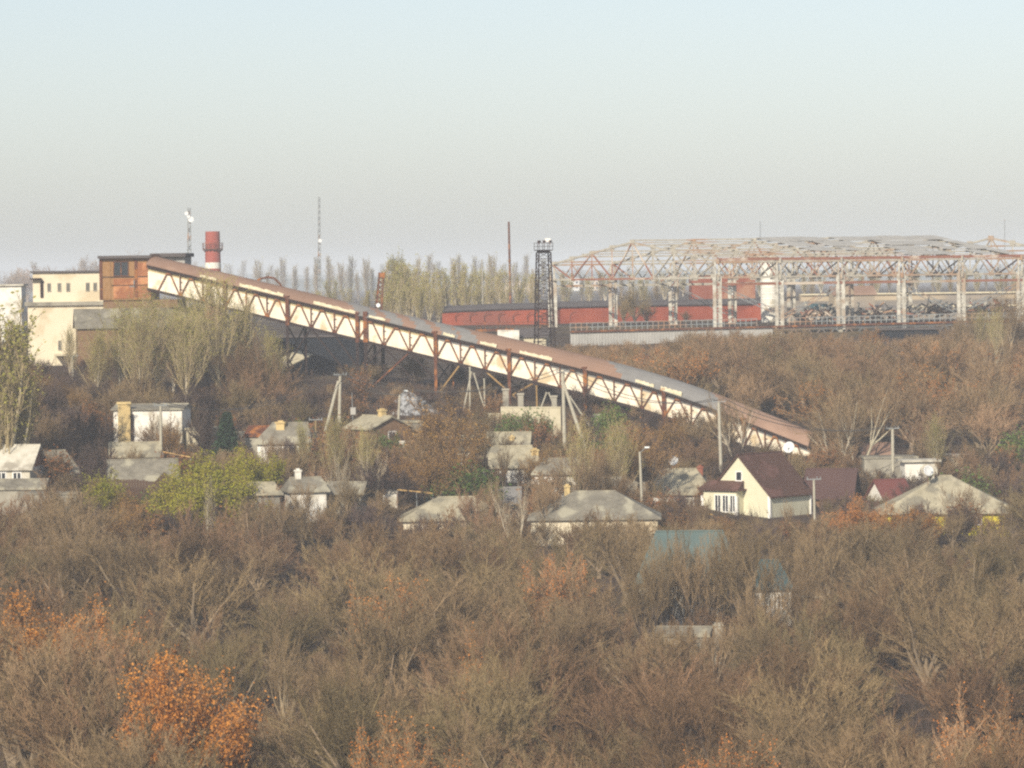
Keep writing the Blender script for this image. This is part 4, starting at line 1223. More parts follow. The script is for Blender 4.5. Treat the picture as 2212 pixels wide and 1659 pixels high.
class Tree:
    """bare branching plant: trunk mesh, twig mesh and leaf mesh"""
    def __init__(s, seed): s.r = random.Random(seed); s.trunk = MB(); s.twig = MB(); s.leaf = MB()
    def spike(s, mb, p, q, r):
        d = q - p
        a = d.orthogonal().normalized() * r; b = d.cross(a).normalized() * r
        o = len(mb.v)
        mb.v += [tuple(p + a), tuple(p - a * .5 + b * .87), tuple(p - a * .5 - b * .87), tuple(q)]
        mb.f += [(o, o + 1, o + 3), (o + 1, o + 2, o + 3), (o + 2, o, o + 3)]; mb.m += [0, 0, 0]
    def limb(s, p, d, L, r0, r1, nseg, wig, trop, mb, sides):
        pts = [p.copy()]
        for i in range(nseg):
            d = (d + Vector((s.r.uniform(-wig, wig), s.r.uniform(-wig, wig), s.r.uniform(-wig, wig) * .6 + trop))).normalized()
            q = pts[-1] + d * (L / nseg)
            ra, rb = r0 + (r1 - r0) * i / nseg, r0 + (r1 - r0) * (i + 1) / nseg
            mb.tube(pts[-1], q, ra, rb, sides, cap=False)
            pts.append(q)
        return pts, d
    def at(s, pts, t):
        x = t * (len(pts) - 1); i = min(int(x), len(pts) - 2)
        return pts[i].lerp(pts[i + 1], x - i), (pts[i + 1] - pts[i]).normalized()
    def leaves(s, p, n, rad, size):
        for _ in range(n):
            c = p + Vector((s.r.gauss(0, rad), s.r.gauss(0, rad), s.r.gauss(0, rad)))
            a = Vector((s.r.uniform(-1, 1), s.r.uniform(-1, 1), s.r.uniform(-.6, .6))).normalized()
            b = a.orthogonal().normalized(); b = (b * math.cos(1.0) + a.cross(b) * s.r.uniform(-1, 1)).normalized()
            z = size * s.r.uniform(.6, 1.3)
            o = len(s.leaf.v)
            s.leaf.v += [tuple(c - a * z), tuple(c + b * z * .6), tuple(c + a * z), tuple(c - b * z * .6)]
            s.leaf.f.append((o, o + 1, o + 2, o + 3)); s.leaf.m.append(0)

def make_bare(seed, H, stems=1, trunk_h=.25, spread=(.35, .8), n1=7, n2=6, n3=7, n4=5, tw=.02, trop=.10, leaf=0, leaf_rad=.25, leaf_size=.09, leaf_n=3, fan=1.0, fine=1.0):
    T = Tree(seed); r = T.r
    limbs = []
    for k in range(stems):
        tilt = 0 if stems == 1 else r.uniform(.1, .45)
        d = rot_about(Vector((0, 0, 1)), tilt, k * 6.283 / stems + r.uniform(-.4, .4))
        base = Vector((r.uniform(-.15, .15), r.uniform(-.15, .15), -.5)) if stems > 1 else Vector((0, 0, -.5))
        r0 = .028 * H / (stems ** .5)
        pts, de = T.limb(base, d, H * trunk_h + .5, r0, r0 * .75, 3, .09, .03, T.trunk, 6)
        m = max(3, round(n1 / stems ** .6))
        for j in range(m):
            t = r.uniform(.55, 1) if j else 1
            p, dd = T.at(pts, t)
            d1 = rot_about(de, r.uniform(*spread) if j else r.uniform(0, .25), j * 2.4 + r.uniform(-.5, .5))
            L1 = H * r.uniform(.36, .5) * (1.15 if j == 0 else 1)
            lp, le = T.limb(p, d1, L1, r0 * .55, r0 * .07, 4, .2, trop, T.trunk, 5)
            limbs.append((lp, L1, r0 * .2))
    for lp, L1, rr in limbs:
        for j in range(n2):
            p, dd = T.at(lp, .25 + .75 * (j + r.random()) / n2 if j < n2 - 1 else 1)
            d2 = rot_about(dd, r.uniform(.3, .85) * fan, r.uniform(0, 6.283))
            L2 = H * r.uniform(.16, .27)
            bp, be = T.limb(p, d2, L2, max(rr * .6, tw * 1.1), tw, 3, .22, trop * 1.3, T.twig, 3)
            for k in range(n3):
                p3, d3 = T.at(bp, .2 + .8 * (k + r.random()) / n3 if k < n3 - 1 else 1)
                dd3 = rot_about(d3, r.uniform(.25, .9) * fan, r.uniform(0, 6.283)); dd3 = (dd3 + Vector((0, 0, .25))).normalized()
                L3 = H * r.uniform(.09, .16) * fine
                q3 = p3 + dd3 * L3
                T.spike(T.twig, p3, q3, tw)
                for l in range(n4):
                    t = .15 + .8 * r.random()
                    p4 = p3.lerp(q3, t)
                    d4 = rot_about(dd3, r.uniform(.3, .9) * fan, r.uniform(0, 6.283)); d4 = (d4 + Vector((0, 0, .2))).normalized()
                    q4 = p4 + d4 * H * r.uniform(.04, .09) * fine
                    T.spike(T.twig, p4, q4, tw * .75)
                if leaf and r.random() < leaf: T.leaves(p3.lerp(q3, .7), leaf_n, leaf_rad, leaf_size)
    return T

def make_poplar(seed, H, width=.13, n=46, tw=.02, leaf=.0, leaf_n=3, leaf_size=.1, sub=6, ang=(.25, .5), clear=.12, trunks=1):
    T = Tree(seed); r = T.r
    for tk in range(trunks):
        tilt = 0 if trunks == 1 else r.uniform(.06, .2)
        d = rot_about(Vector((0, 0, 1)), tilt, tk * 6.283 / trunks + r.random())
        pts, de = T.limb(Vector((0, 0, -.6)), d, H * r.uniform(.88, 1) + .6, .018 * H, .02, 9, .04, .05, T.trunk, 6)
        for j in range(n // trunks):
            t = clear + (1 - clear - .03) * (j + r.random()) / (n // trunks)
            p, dd = T.at(pts, t)
            L = H * width * r.uniform(.8, 1.6) * (1.25 - .75 * t) * 1.3
            d1 = rot_about(Vector((0, 0, 1)), r.uniform(*ang), j * 2.4 + r.uniform(-.4, .4))
            bp, be = T.limb(p, d1, L, max(.006 * H * (1 - .7 * t), tw), tw * .8, 3, .12, .16, T.twig, 3)
            for k in range(sub):
                p3, d3 = T.at(bp, .2 + .8 * (k + r.random()) / sub)
                d3 = rot_about(d3, r.uniform(.2, .6), r.uniform(0, 6.283)); d3 = (d3 + Vector((0, 0, .35))).normalized()
                q3 = p3 + d3 * L * r.uniform(.25, .5)
                T.spike(T.twig, p3, q3, tw)
                for l in range(3):
                    p4 = p3.lerp(q3, r.uniform(.2, .9)); d4 = rot_about(d3, r.uniform(.3, .7), r.uniform(0, 6.283))
                    T.spike(T.twig, p4, p4 + d4 * L * r.uniform(.12, .25), tw * .75)
                if leaf and r.random() < leaf: T.leaves(q3, leaf_n, .22, leaf_size)
    return T

def make_fir(seed, H):
    T = Tree(seed); r = T.r
    T.trunk.tube((0, 0, -.5), (0, 0, H), .12, .02, 6)
    for i in range(16):
        z = H * (.08 + .9 * i / 16); L = (H - z) * .34 + .12
        for k in range(9):
            d = Vector((math.cos(k * .698 + i), math.sin(k * .698 + i), -.22 + .3 * i / 16)).normalized()
            q = Vector((0, 0, z)) + d * L * r.uniform(.8, 1.1)
            T.spike(T.twig, Vector((0, 0, z)), q, .03)
            for j in range(12):
                p = Vector((0, 0, z)).lerp(q, .15 + .85 * r.random())
                T.leaves(p, 3, .06 + .05 * L, .12)
    return T

PROTO = {}
def proto(key, T, bark, twig, leafm=None):
    t = T.trunk.mesh('trunk', bark); w = T.twig.mesh('twigs', twig)
    l = T.leaf.mesh('foliage', leafm) if T.leaf.f else None
    zs = [v[2] for v in T.twig.v]; rs = [math.hypot(v[0], v[1]) for v in T.twig.v]
    rs.sort()
    PROTO.setdefault(key, []).append((t, w, l, max(zs), rs[int(len(rs) * .93)]))

for i in range(5): proto('grey', make_bare(10 + i, 8, 1, .16, (.35, .9), n1=10, n2=9, n3=10, n4=7, tw=.014, trop=.09, fine=.55), 'bark_grey', 'twig_grey')
for i in range(3): proto('olive', make_bare(20 + i, 8, 1, .16, (.35, .9), n1=10, n2=9, n3=10, n4=7, tw=.014, trop=.11, fine=.6), 'bark_grey', 'twig_olive')
for i in range(4): proto('brown', make_bare(30 + i, 7, 2, .2, (.35, .85), n1=11, n2=9, n3=9, n4=7, tw=.014, trop=.09, fine=.6), 'bark_dark', 'twig_brown')
for i in range(4): proto('shrub', make_bare(40 + i, 4, 5, .12, (.2, .7), n1=9, n2=7, n3=7, n4=6, tw=.013), 'bark_grey', 'twig_grey')
for i in range(2): proto('darkshrub', make_bare(50 + i, 3.2, 5, .12, (.2, .8), n1=8, n2=5, n3=6, n4=5, tw=.015), 'bark_dark', 'twig_dark')
for i in range(3): proto('russet', make_bare(60 + i, 6.5, 1, .16, n1=9, n2=7, n3=7, n4=6, tw=.016, leaf=.12, leaf_n=2, leaf_size=.09), 'bark_grey', 'twig_russet', 'leaf_rust')
for i in range(3): proto('oak', make_bare(70 + i, 5.5, 1, .2, (.4, .95), n1=8, n2=6, n3=7, n4=2, leaf=1, leaf_n=36, leaf_size=.045, leaf_rad=.15), 'bark_dark', 'twig_brown', 'leaf_orange')
for i in range(2): proto('rustoak', make_bare(75 + i, 5.0, 1, .2, (.4, .95), n1=8, n2=6, n3=7, n4=5, leaf=.55, leaf_n=16, leaf_size=.042, leaf_rad=.15), 'bark_dark', 'twig_russet', 'leaf_orange')
for i in range(2): proto('gold', make_bare(80 + i, 7, 2, .18, (.3, .8), n1=11, n2=7, n3=8, n4=5, tw=.016, fine=.8, leaf=.7, leaf_n=9, leaf_size=.06, leaf_rad=.18), 'bark_grey', 'twig_brown', 'leaf_gold')
for i in range(2): proto('autumn', make_bare(180 + i, 5.5, 2, .2, (.4, .95), n1=10, n2=6, n3=7, n4=3, leaf=.9, leaf_n=16, leaf_size=.06, leaf_rad=.16), 'bark_dark', 'twig_brown', 'leaf_autumn')
for i in range(2): proto('yellowgreen', make_bare(85 + i, 5, 2, .2, (.4, .9), n1=9, n2=6, n3=6, n4=1, leaf=1, leaf_n=12, leaf_size=.085, leaf_rad=.22), 'bark_grey', 'twig_olive', 'leaf_yellowgreen')
for i in range(2): proto('greenbush', make_bare(90 + i, 3, 4, .12, (.3, .8), n1=8, n2=5, n3=6, n4=1, leaf=1, leaf_n=6, leaf_size=.09, leaf_rad=.2), 'bark_grey', 'twig_olive', 'leaf_green')
for i in range(2): proto('rustbush', make_bare(95 + i, 3, 4, .12, (.3, .8), n1=8, n2=5, n3=6, n4=3, leaf=.45, leaf_n=4, leaf_size=.08, leaf_rad=.2), 'bark_dark', 'twig_brown', 'leaf_rust')
for i in range(3): proto('palepoplar', make_poplar(100 + i, 11, .34, 66, .024, leaf=1, leaf_n=10, leaf_size=.07, sub=8, ang=(.25, .8), trunks=1 + i), 'bark_pale', 'twig_tan', 'leaf_palegreen')
for i in range(2): proto('forked', make_bare(170 + i, 8, 2, .3, (.25, .6), n1=7, n2=6, n3=6, n4=4, tw=.018, trop=.12), 'bark_tan', 'twig_grey')
for i in range(3): proto('poplar', make_poplar(110 + i, 13, .24, 66, .03, leaf=.65, leaf_n=4, leaf_size=.16, sub=6, ang=(.15, .5), trunks=2 + i % 2), 'bark_pale', 'twig_tan', 'leaf_palegreen')
for i in range(3): proto('barepoplar', make_poplar(120 + i, 14, .2, 60, .035, leaf=.25, leaf_n=3, leaf_size=.16, sub=5, ang=(.12, .45), trunks=1 + i % 2), 'bark_grey', 'twig_olive', 'leaf_palegreen')
for i in range(3): proto('sparse', make_bare(160 + i, 8, 2, .22, (.3, .7), n1=8, n2=7, n3=7, n4=6, tw=.014, trop=.12, fine=.8), 'bark_dark', 'twig_grey')
for i in range(2): proto('birch', make_bare(130 + i, 6, 2, .35, (.2, .5), n1=6, n2=4, n3=4, n4=2, tw=.02, trop=.16), 'bark_pale', 'twig_pale')
for i in range(2): proto('paletree', make_bare(140 + i, 9, 2, .3, (.25, .6), n1=7, n2=5, n3=5, n4=3, tw=.025, trop=.12), 'bark_pale', 'twig_grey')
proto('fir', make_fir(150, 4), 'bark_dark', 'needle', 'needle')

NAMES = {'grey': 'bare_tree', 'olive': 'bare_tree', 'brown': 'multi_stemmed_tree', 'shrub': 'bare_shrub', 'darkshrub': 'bare_shrub', 'russet': 'russet_tree', 'oak': 'oak_tree',
         'rustoak': 'oak_tree', 'gold': 'golden_tree', 'autumn': 'golden_tree', 'yellowgreen': 'leafy_tree', 'greenbush': 'green_bush', 'rustbush': 'russet_bush', 'palepoplar': 'poplar_tree', 'poplar': 'poplar_tree',
         'barepoplar': 'poplar_tree', 'birch': 'pale_stemmed_tree', 'sparse': 'thin_tree', 'forked': 'forked_tree', 'paletree': 'pale_trunk_tree', 'fir': 'fir_tree'}
prng = random.Random(77)
LABELS = {}
def plant(key, X, Y, height, label, group=None, wide=1.0, z=None, cat=None, idx=None):
    t, w, l, hz, rr = PROTO[key][prng.randrange(len(PROTO[key])) if idx is None else idx]
    s = height / hz
    root = thing(NAMES[key], label, cat or ('shrub' if 'shrub' in NAMES[key] or 'bush' in NAMES[key] else 'tree'), (X, Y, terrain(X, Y) - .1 if z is None else z), prng.uniform(0, 6.283), group)
    root.scale = (s * wide, s * wide, s)
    for nm, me in (('trunk', t), ('twigs', w), ('foliage', l)):
        if me is None: continue
        o = bpy.data.objects.new(nm, me); COL.objects.link(o); o.parent = root
    return root
def plant_px(key, x, ytop, Y, label, group=None, wide=1.0, minh=1.0, **kw):
    p = W(x, ytop, Y)
    return plant(key, p.x, Y, max(minh, p.z - terrain(p.x, Y) + .1), label, group, wide, **kw)

# windows in the planting: (x0, x1, lowest visible y, depth)
KEEP = [(1530, 1765, 1116, 408), (1890, 2200, 1092, 400), (862, 1000, 1108, 390), (1000, 1435, 1112, 382), (1425, 1570, 1292, 331), (1600, 1700, 1290, 334), (1380, 1590, 1205, 330),
        (1535, 1567, 1365, 314), (1765, 1850, 1070, 416), (1395, 1535, 1048, 410), (1880, 1960, 1058, 415), (0, 170, 1040, 390), (240, 390, 1040, 395), (250, 405, 958, 420),
        (560, 690, 955, 415), (770, 870, 925, 428), (1050, 1165, 1000, 415), (1165, 1260, 1012, 408), (1080, 1212, 900, 444), (320, 1100, 830, 440), (600, 1110, 822, 478), (1100, 1300, 866, 468), (1100, 1540, 880, 457), (1540, 1760, 962, 457),
        (600, 800, 800, 470), (815, 940, 893, 453), (470, 512, 962, 414), (675, 690, 950, 417), (855, 870, 915, 429), (755, 772, 898, 431), (60, 220, 770, 505), (1225, 1450, 738, 579), (1450, 1780, 712, 579), (1780, 2230, 724, 579), (1863, 1975, 1005, 436), (705, 745, 890, 428), (1205, 1265, 930, 424), (1545, 1562, 1000, 422), (640, 700, 1050, 390),
        (330, 600, 1062, 392), (285, 500, 1535, 243), (10, 215, 1305, 282), (795, 875, 1238, 298), (1135, 1235, 1212, 311), (835, 945, 1585, 230), (995, 1060, 1372, 267), (1780, 2030, 1132, 372), (2050, 2110, 1495, 238)]
def limit(X, Y, h, r):
    """largest height that leaves the seen buildings free"""
    x, _ = PX((X, Y, 0)); g = terrain(X, Y); rp = r / Y * F * .8
    for (x0, x1, yk, Yk) in KEEP:
        if Y < Yk - .5 and x0 - rp < x < x1 + rp:
            zmax = CAMZ - (yk - 600 - (x - 1106) * -.014) / F * Y
            h = min(h, zmax - g)
    return h
def free(X, Y):
    return all((X - a) ** 2 + (Y - b) ** 2 > r * r for a, b, r in HOUSES)

# ---- hand-placed plants
OG = 'orange-leaved oaks in the thicket'
plant_px('oak', 400, 1382, 246, 'big bright orange oak low in the thicket, largest orange crown', OG, .92, idx=0)
plant_px('oak', 325, 1428, 245, 'smaller orange oak touching the left side of the big orange oak', OG, .55, idx=1)
plant_px('oak', 452, 1420, 247, 'orange oak touching the right side of the big orange oak', OG, .6, idx=2)
plant_px('oak', 62, 1262, 285, 'orange oak at the far left edge of the thicket', OG, 1.1, idx=1)
plant_px('oak', 178, 1265, 284, 'orange oak right of the one at the far left edge', OG, 1.0, idx=2)
plant_px('rustoak', 258, 1298, 276, 'sparse orange oak between the left edge oaks and the big one', OG, .8)
plant_px('rustoak', 832, 1212, 300, 'sparse orange oak in the middle of the thicket below the hip roof', OG, .65)
plant_px('rustoak', 1178, 1180, 312, 'sparse orange oak left of the teal roof', OG, .65)
plant_px('rustoak', 1230, 1168, 318, 'faint orange oak touching the teal roof', OG, .65)
plant_px('rustoak', 1030, 1338, 268, 'small orange oak at the centre of the lower thicket', OG, .6)
plant_px('rustoak', 862, 1512, 236, 'low orange oak near the bottom centre', OG, .8)
plant_px('rustoak', 905, 1545, 232, 'second low orange oak near the bottom centre', OG, .9)
plant_px('rustoak', 2080, 1470, 240, 'faint orange oak at the lower right', OG, .9)
plant_px('rustoak', 2195, 1450, 244, 'faint orange oak cut by the right frame edge', OG, .8)
plant_px('rustoak', 1560, 1560, 230, 'faint orange oak near the bottom right of centre', OG, .8)
plant_px('autumn', 1850, 1062, 376, 'wide golden brown tree in front of the cream hip roof, left one', 'golden trees by the cream hip roof', 1.1)
plant_px('autumn', 1925, 1078, 374, 'golden brown tree under the left corner of the cream hip roof', 'golden trees by the cream hip roof', 1.1)
plant_px('autumn', 1995, 1092, 372, 'low golden brown tree under the middle of the cream hip roof', 'golden trees by the cream hip roof', 1.0)
for (x, y, Y, lab) in ((380, 998, 388, 'left'), (450, 968, 392, 'left middle'), (520, 962, 394, 'right middle'), (572, 975, 396, 'right'), (420, 1020, 384, 'lower left'), (500, 1012, 385, 'lower right')):
    plant_px('yellowgreen', x, y, Y, 'bright yellow-green leafy tree, %s of the clump by the fir' % lab, 'yellow-green trees by the fir', 1.0)
plant_px('gold', 625, 985, 402, 'golden bush-like tree right of the yellow-green clump', None, .8)
plant_px('fir', 489, 895, 415, 'small dark green fir above the yellow-green trees', None, 1.0)
plant_px('gold', 372, 905, 416, 'pale golden young tree in front of the cream block house', None, .7)
plant_px('greenbush', 1140, 885, 438, 'dark green bush below the cream concrete wall', None, 1.3)
plant_px('greenbush', 1325, 858, 445, 'bright green bush against the lower conveyor wall', None, .9)
plant_px('greenbush', 1105, 905, 434, 'green bush left of the dark green one', None, 1.1)
plant_px('greenbush', 845, 935, 422, 'green bush below the gabled cottage', None, 1.0)
for (k, x, y, Y, lab, w) in (('grey', 62, 1312, 264, 'grey bare tree in front of the far left edge oak', 1.1), ('grey', 160, 1322, 263, 'grey bare tree in front of the second left edge oak', 1.1), ('brown', 225, 1340, 260, 'brown bare tree left of the big orange oak', 1.0),
                       ('grey', 832, 1258, 288, 'grey bare tree in front of the sparse middle oak', 1.1), ('grey', 1190, 1215, 300, 'grey bare tree in front of the oak left of the teal roof', 1.1), ('olive', 1045, 1385, 254, 'olive bare tree in front of the small central oak', 1.1),
                       ('russet', 100, 1005, 386, 'russet tree before the slate house at the left', .9), ('yellowgreen', 228, 1012, 388, 'pale green tree left of the speckled roof', .8), ('brown', 560, 1030, 386, 'brown bare tree right of the yellow-green clump', .9), ('sparse', 655, 1015, 387, 'thin bare tree before the little slate house', .8),
                       ('brown', 1010, 1035, 386, 'brown bare tree between the two hip roofs', .8), ('sparse', 1062, 1005, 380, 'thin bare tree before the ridge house', .8), ('sparse', 1180, 1000, 382, 'thin dark bare tree over the right hip roof', .8), ('sparse', 1262, 945, 392, 'tall thin bare tree over the middle of the right hip roof', .9),
                       ('sparse', 1305, 955, 394, 'tall thin bare tree right of the middle of the right hip roof', .8), ('gold', 1345, 925, 406, 'golden tree left of the tall golden one by the dish house', .8), ('gold', 1392, 905, 410, 'tall golden tree behind the pole by the dish house', .8), ('gold', 1165, 955, 410, 'golden-green tree right of the broad slate roof', .9),
                       ('darkshrub', 880, 1000, 398, 'dark shrub left of the bushy brown-gold tree', 1.3), ('brown', 1440, 1058, 390, 'brown bare tree below the dish house', .9), ('sparse', 1515, 1062, 388, 'thin bare tree left of the porch of the brown-roofed house', .8), ('olive', 1640, 1108, 380, 'olive bare tree below the steep brown roof', 1.0),
                       ('sparse', 1700, 1070, 384, 'thin bare tree before the side wall of the brown-roofed house', .6), ('brown', 350, 925, 418, 'brown bare tree at the right end of the cream block house', .9), ('russet', 590, 930, 410, 'russet tree left of the yellow chimney', .7), ('sparse', 2080, 1030, 392, 'thin bare tree before the right half of the cream hip roof', .8),
                       ('gold', 840, 950, 408, 'golden tree in front of the cottage annex', .8), ('russet', 690, 1000, 398, 'russet tree behind the pale many-stemmed tree', .9), ('brown', 1080, 1060, 378, 'brown bare tree before the gap of the long roofs', 1.0)):
    plant_px(k, x, y, Y, lab, None, w)
for (k, x, y, Y, lab, w) in (('sparse', 1440, 1120, 325, 'thin bare tree veiling the left part of the teal roof', .7), ('brown', 1478, 1318, 304, 'low brown bare tree in front of the pale yard store', .9), ('sparse', 1572, 1115, 325, 'thin bare tree veiling the right part of the teal roof', .7), ('olive', 1392, 1160, 326, 'olive bare tree at the left hip of the teal roof', .6),
                       ('grey', 1180, 1108, 377, 'grey bare tree under the left eave of the right hip roof', 1.0), ('olive', 1245, 1110, 376, 'olive bare tree under the middle eave of the right hip roof', 1.0), ('brown', 1310, 1106, 377, 'brown bare tree under the right eave of the right hip roof', 1.0), ('grey', 1380, 1118, 376, 'grey bare tree by the right corner of the right hip roof', .9), ('brown', 1120, 1098, 378, 'brown bare tree at the left corner of the right hip roof', .9),
                       ('russet', 1420, 735, 520, 'tan tree on the slope under the left part of the craneway', .9), ('russet', 1480, 712, 530, 'tall tan tree on the slope before the craneway siding', 1.0), ('russet', 1540, 700, 535, 'tallest tan tree on the slope below the first near hall column', 1.0), ('russet', 1592, 700, 535, 'tan tree right of the tallest one below the hall', 1.0), ('russet', 1640, 730, 530, 'tan tree below the second near hall column', .9),
                       ('russet', 1240, 748, 520, 'tan tree right of the floodlight tower foot', .9), ('brown', 1300, 742, 525, 'brown tree below the craneway siding', .9), ('russet', 2062, 675, 540, 'tall tan tree before the right end of the craneway', .8), ('palepoplar', 2120, 655, 540, 'wispy pale poplar before the right end of the craneway', .9), ('russet', 2190, 640, 545, 'tall tan tree cut by the right frame edge below the hall', .9),
                       ('rustoak', 1880, 690, 550, 'orange-leaved tree just below the right part of the craneway', 1.0), ('rustoak', 1790, 705, 548, 'orange-leaved tree left of the other one below the craneway', .9), ('rustoak', 2100, 850, 480, 'orange-leaved tree at the right edge of the slope', 1.0), ('rustoak', 2180, 870, 478, 'orange-leaved tree cut by the right frame edge on the slope', 1.0), ('palepoplar', 2020, 880, 440, 'yellow-green poplar on the slope above the cream hip roof', .7),
                       ('palepoplar', 150, 690, 470, 'pale poplar right of the left edge group before the cream plant building', .7), ('palepoplar', 300, 650, 450, 'pale poplar between the two tall ones before the workshop', .9), ('palepoplar', 372, 632, 462, 'pale poplar half behind the second tall one', .9), ('palepoplar', 520, 625, 462, 'wispy pale poplar right of the tallest, under the conveyor', .8), ('palepoplar', 590, 700, 455, 'low wispy pale poplar beside the first trestle leg', .8)):
    plant_px(k, x, y, Y, lab, None, w)
for (k, x, y, Y, lab, w) in (('grey', 20, 1316, 267, 'grey bare tree cut by the left frame edge before the left edge oaks', 1.2), ('olive', 112, 1312, 266, 'olive bare tree before the gap of the two left edge oaks', 1.2), ('grey', 205, 1322, 265, 'grey bare tree before the right one of the left edge oaks', 1.1),
                       ('brown', 300, 1345, 262, 'brown bare tree up behind the big orange oak', 1.0), ('sparse', 1480, 1106, 324, 'thin bare tree over the centre of the teal roof', .7), ('sparse', 1505, 1118, 322, 'second thin bare tree over the centre of the teal roof', .6)):
    plant_px(k, x, y, Y, lab, None, w)
for (k, x, y, Y, lab, w) in (('grey', 1540, 1322, 303, 'grey bare tree in front of the pale gate pillar', .9), ('brown', 55, 1052, 383, 'brown bare tree in front of the lean-to shed', .9), ('olive', 128, 1062, 381, 'olive bare tree in front of the broken grey-walled shed', .9), ('brown', 10, 1062, 382, 'brown bare tree cut by the left frame edge before the lean-to shed', .8),
                       ('brown', 588, 1066, 380, 'brown bare tree in front of the pale-roofed shed', .8), ('grey', 652, 1072, 380, 'grey bare tree in front of the little slate house', .8), ('olive', 722, 1062, 382, 'olive bare tree in front of the garden shed', .8), ('sparse', 610, 960, 408, 'thin bare tree before the yellow chimney house', .7),
                       ('sparse', 1090, 945, 412, 'thin bare tree before the broad slate roof', .7), ('sparse', 1210, 985, 402, 'thin bare tree before the grey annex house', .7), ('sparse', 800, 905, 420, 'thin bare tree before the gabled cottage', .6), ('sparse', 290, 950, 406, 'thin bare tree before the speckled roof', .7)):
    plant_px(k, x, y, Y, lab, None, w)
for (k, x, y, Y, lab, w) in (('palepoplar', 722, 882, 401, 'wispy pale-trunked tree rising right of the wooden pole', .75), ('palepoplar', 792, 905, 399, 'wispy pale-trunked tree before the gabled cottage', .7), ('palepoplar', 1252, 885, 397, 'tall wispy pale-trunked tree beside the long pole brace', .7), ('palepoplar', 1340, 878, 403, 'wispy pale-trunked tree between the tall braced pole and the dish house', .75),
                       ('forked', 1985, 715, 525, 'pale-limbed bare tree before the right half of the craneway', .8), ('forked', 2085, 640, 535, 'tall pale-limbed bare tree overlapping the right end of the hall', .7), ('forked', 2172, 610, 538, 'tallest pale-limbed bare tree overlapping the hall at the right frame edge', .7), ('palepoplar', 2150, 660, 530, 'wispy yellowish poplar at the right frame edge below the hall', .7),
                       ('forked', 1500, 690, 545, 'pale-limbed bare tree reaching above the craneway railing', .8), ('palepoplar', 655, 900, 405, 'wispy pale-trunked tree before the yellow chimney', .6), ('forked', 1700, 760, 500, 'pale-limbed bare tree in the middle of the right slope', .9), ('forked', 1960, 800, 480, 'pale-limbed bare tree above the grey garage', .9)):
    plant_px(k, x, y, Y, lab, None, w)
# bushy brown tree at the centre and its neighbours
plant_px('gold', 950, 832, 404, 'tall bushy brown-gold tree in the village centre before the conveyor', None, 1.0, idx=0)
plant_px('russet', 915, 905, 402, 'russet tree left of the bushy brown-gold tree', None, .8)
plant_px('gold', 985, 930, 400, 'golden tree right of the bushy brown-gold tree', None, .9, idx=1)
plant_px('gold', 940, 960, 398, 'low golden tree under the bushy brown-gold tree', None, 1.0, idx=1)
plant_px('rustbush', 715, 905, 412, 'red-brown bush under the braced pole', None, 1.3)
plant_px('russet', 745, 915, 408, 'red-leaved tree right of the wooden pole', None, .9)
plant_px('russet', 775, 945, 406, 'red-leaved tree below the gabled cottage', None, .9)
plant_px('rustbush', 765, 850, 446, 'red bush on the bank behind the braced pole', None, 1.4)
plant_px('rustbush', 775, 790, 462, 'orange-brown bush under the double conveyor post', None, .8)
for (x, y, Y, lab) in ((738, 955, 396, 'pale many-stemmed bare tree left of the slim pale trunk'), (798, 965, 396, 'slim pale-trunked bare tree left of the lamp pole'), (722, 985, 394, 'small pale-stemmed tree beside the many-stemmed one')):
    plant_px('birch', x, y, Y, lab, 'pale-stemmed trees in the village', .62)
plant_px('birch', 1112, 1015, 374, 'white-branched dead tree in front of the long grey roofs', 'pale-stemmed trees in the village', .6)
plant_px('birch', 446, 1020, 380, 'thin white-trunked tree in front of the yellow-green clump', 'pale-stemmed trees in the village', .4)
plant_px('forked', 715, 1385, 262, 'pale forked tree standing in the lower thicket', 'pale-stemmed trees in the village', .55)
plant_px('forked', 1085, 1345, 262, 'pale forked tree in the centre of the lower thicket', 'pale-stemmed trees in the village', .8)
plant_px('forked', 610, 1290, 280, 'pale slim tree above the forked one in the lower thicket', 'pale-stemmed trees in the village', .6)
# pale trees on the right slope
for (x, y, Y, lab) in ((1850, 770, 448, 'tall pale-trunked tree with forked limbs above the burgundy roof'), (1812, 830, 446, 'leaning pale-trunked tree left of the tall forked one'),
                       (2125, 690, 500, 'pale-trunked tree before the right end of the craneway'), (2060, 700, 505, 'pale-trunked tree left of the one by the craneway end'), (1590, 815, 442, 'dark-limbed pale tree reaching over the lower conveyor roof')):
    plant_px('paletree', x, y, Y, lab, 'pale-trunked trees on the right slope', .75)
for (x, y, Y, lab) in ((1782, 890, 449, 'russet tree hiding the foot of the conveyor'), (1812, 915, 446, 'second russet tree at the foot of the conveyor'), (1765, 930, 443, 'low russet tree in front of the foot of the conveyor'),
                       (1570, 830, 449, 'bare tree leaning over the lower conveyor roof'), (1500, 880, 446, 'bare tree before the lower conveyor wall'), (1470, 905, 444, 'lower bare tree before the lower conveyor wall')):
    plant_px('russet' if 'russet' in lab else 'sparse', x, y, Y, lab, None, .9)
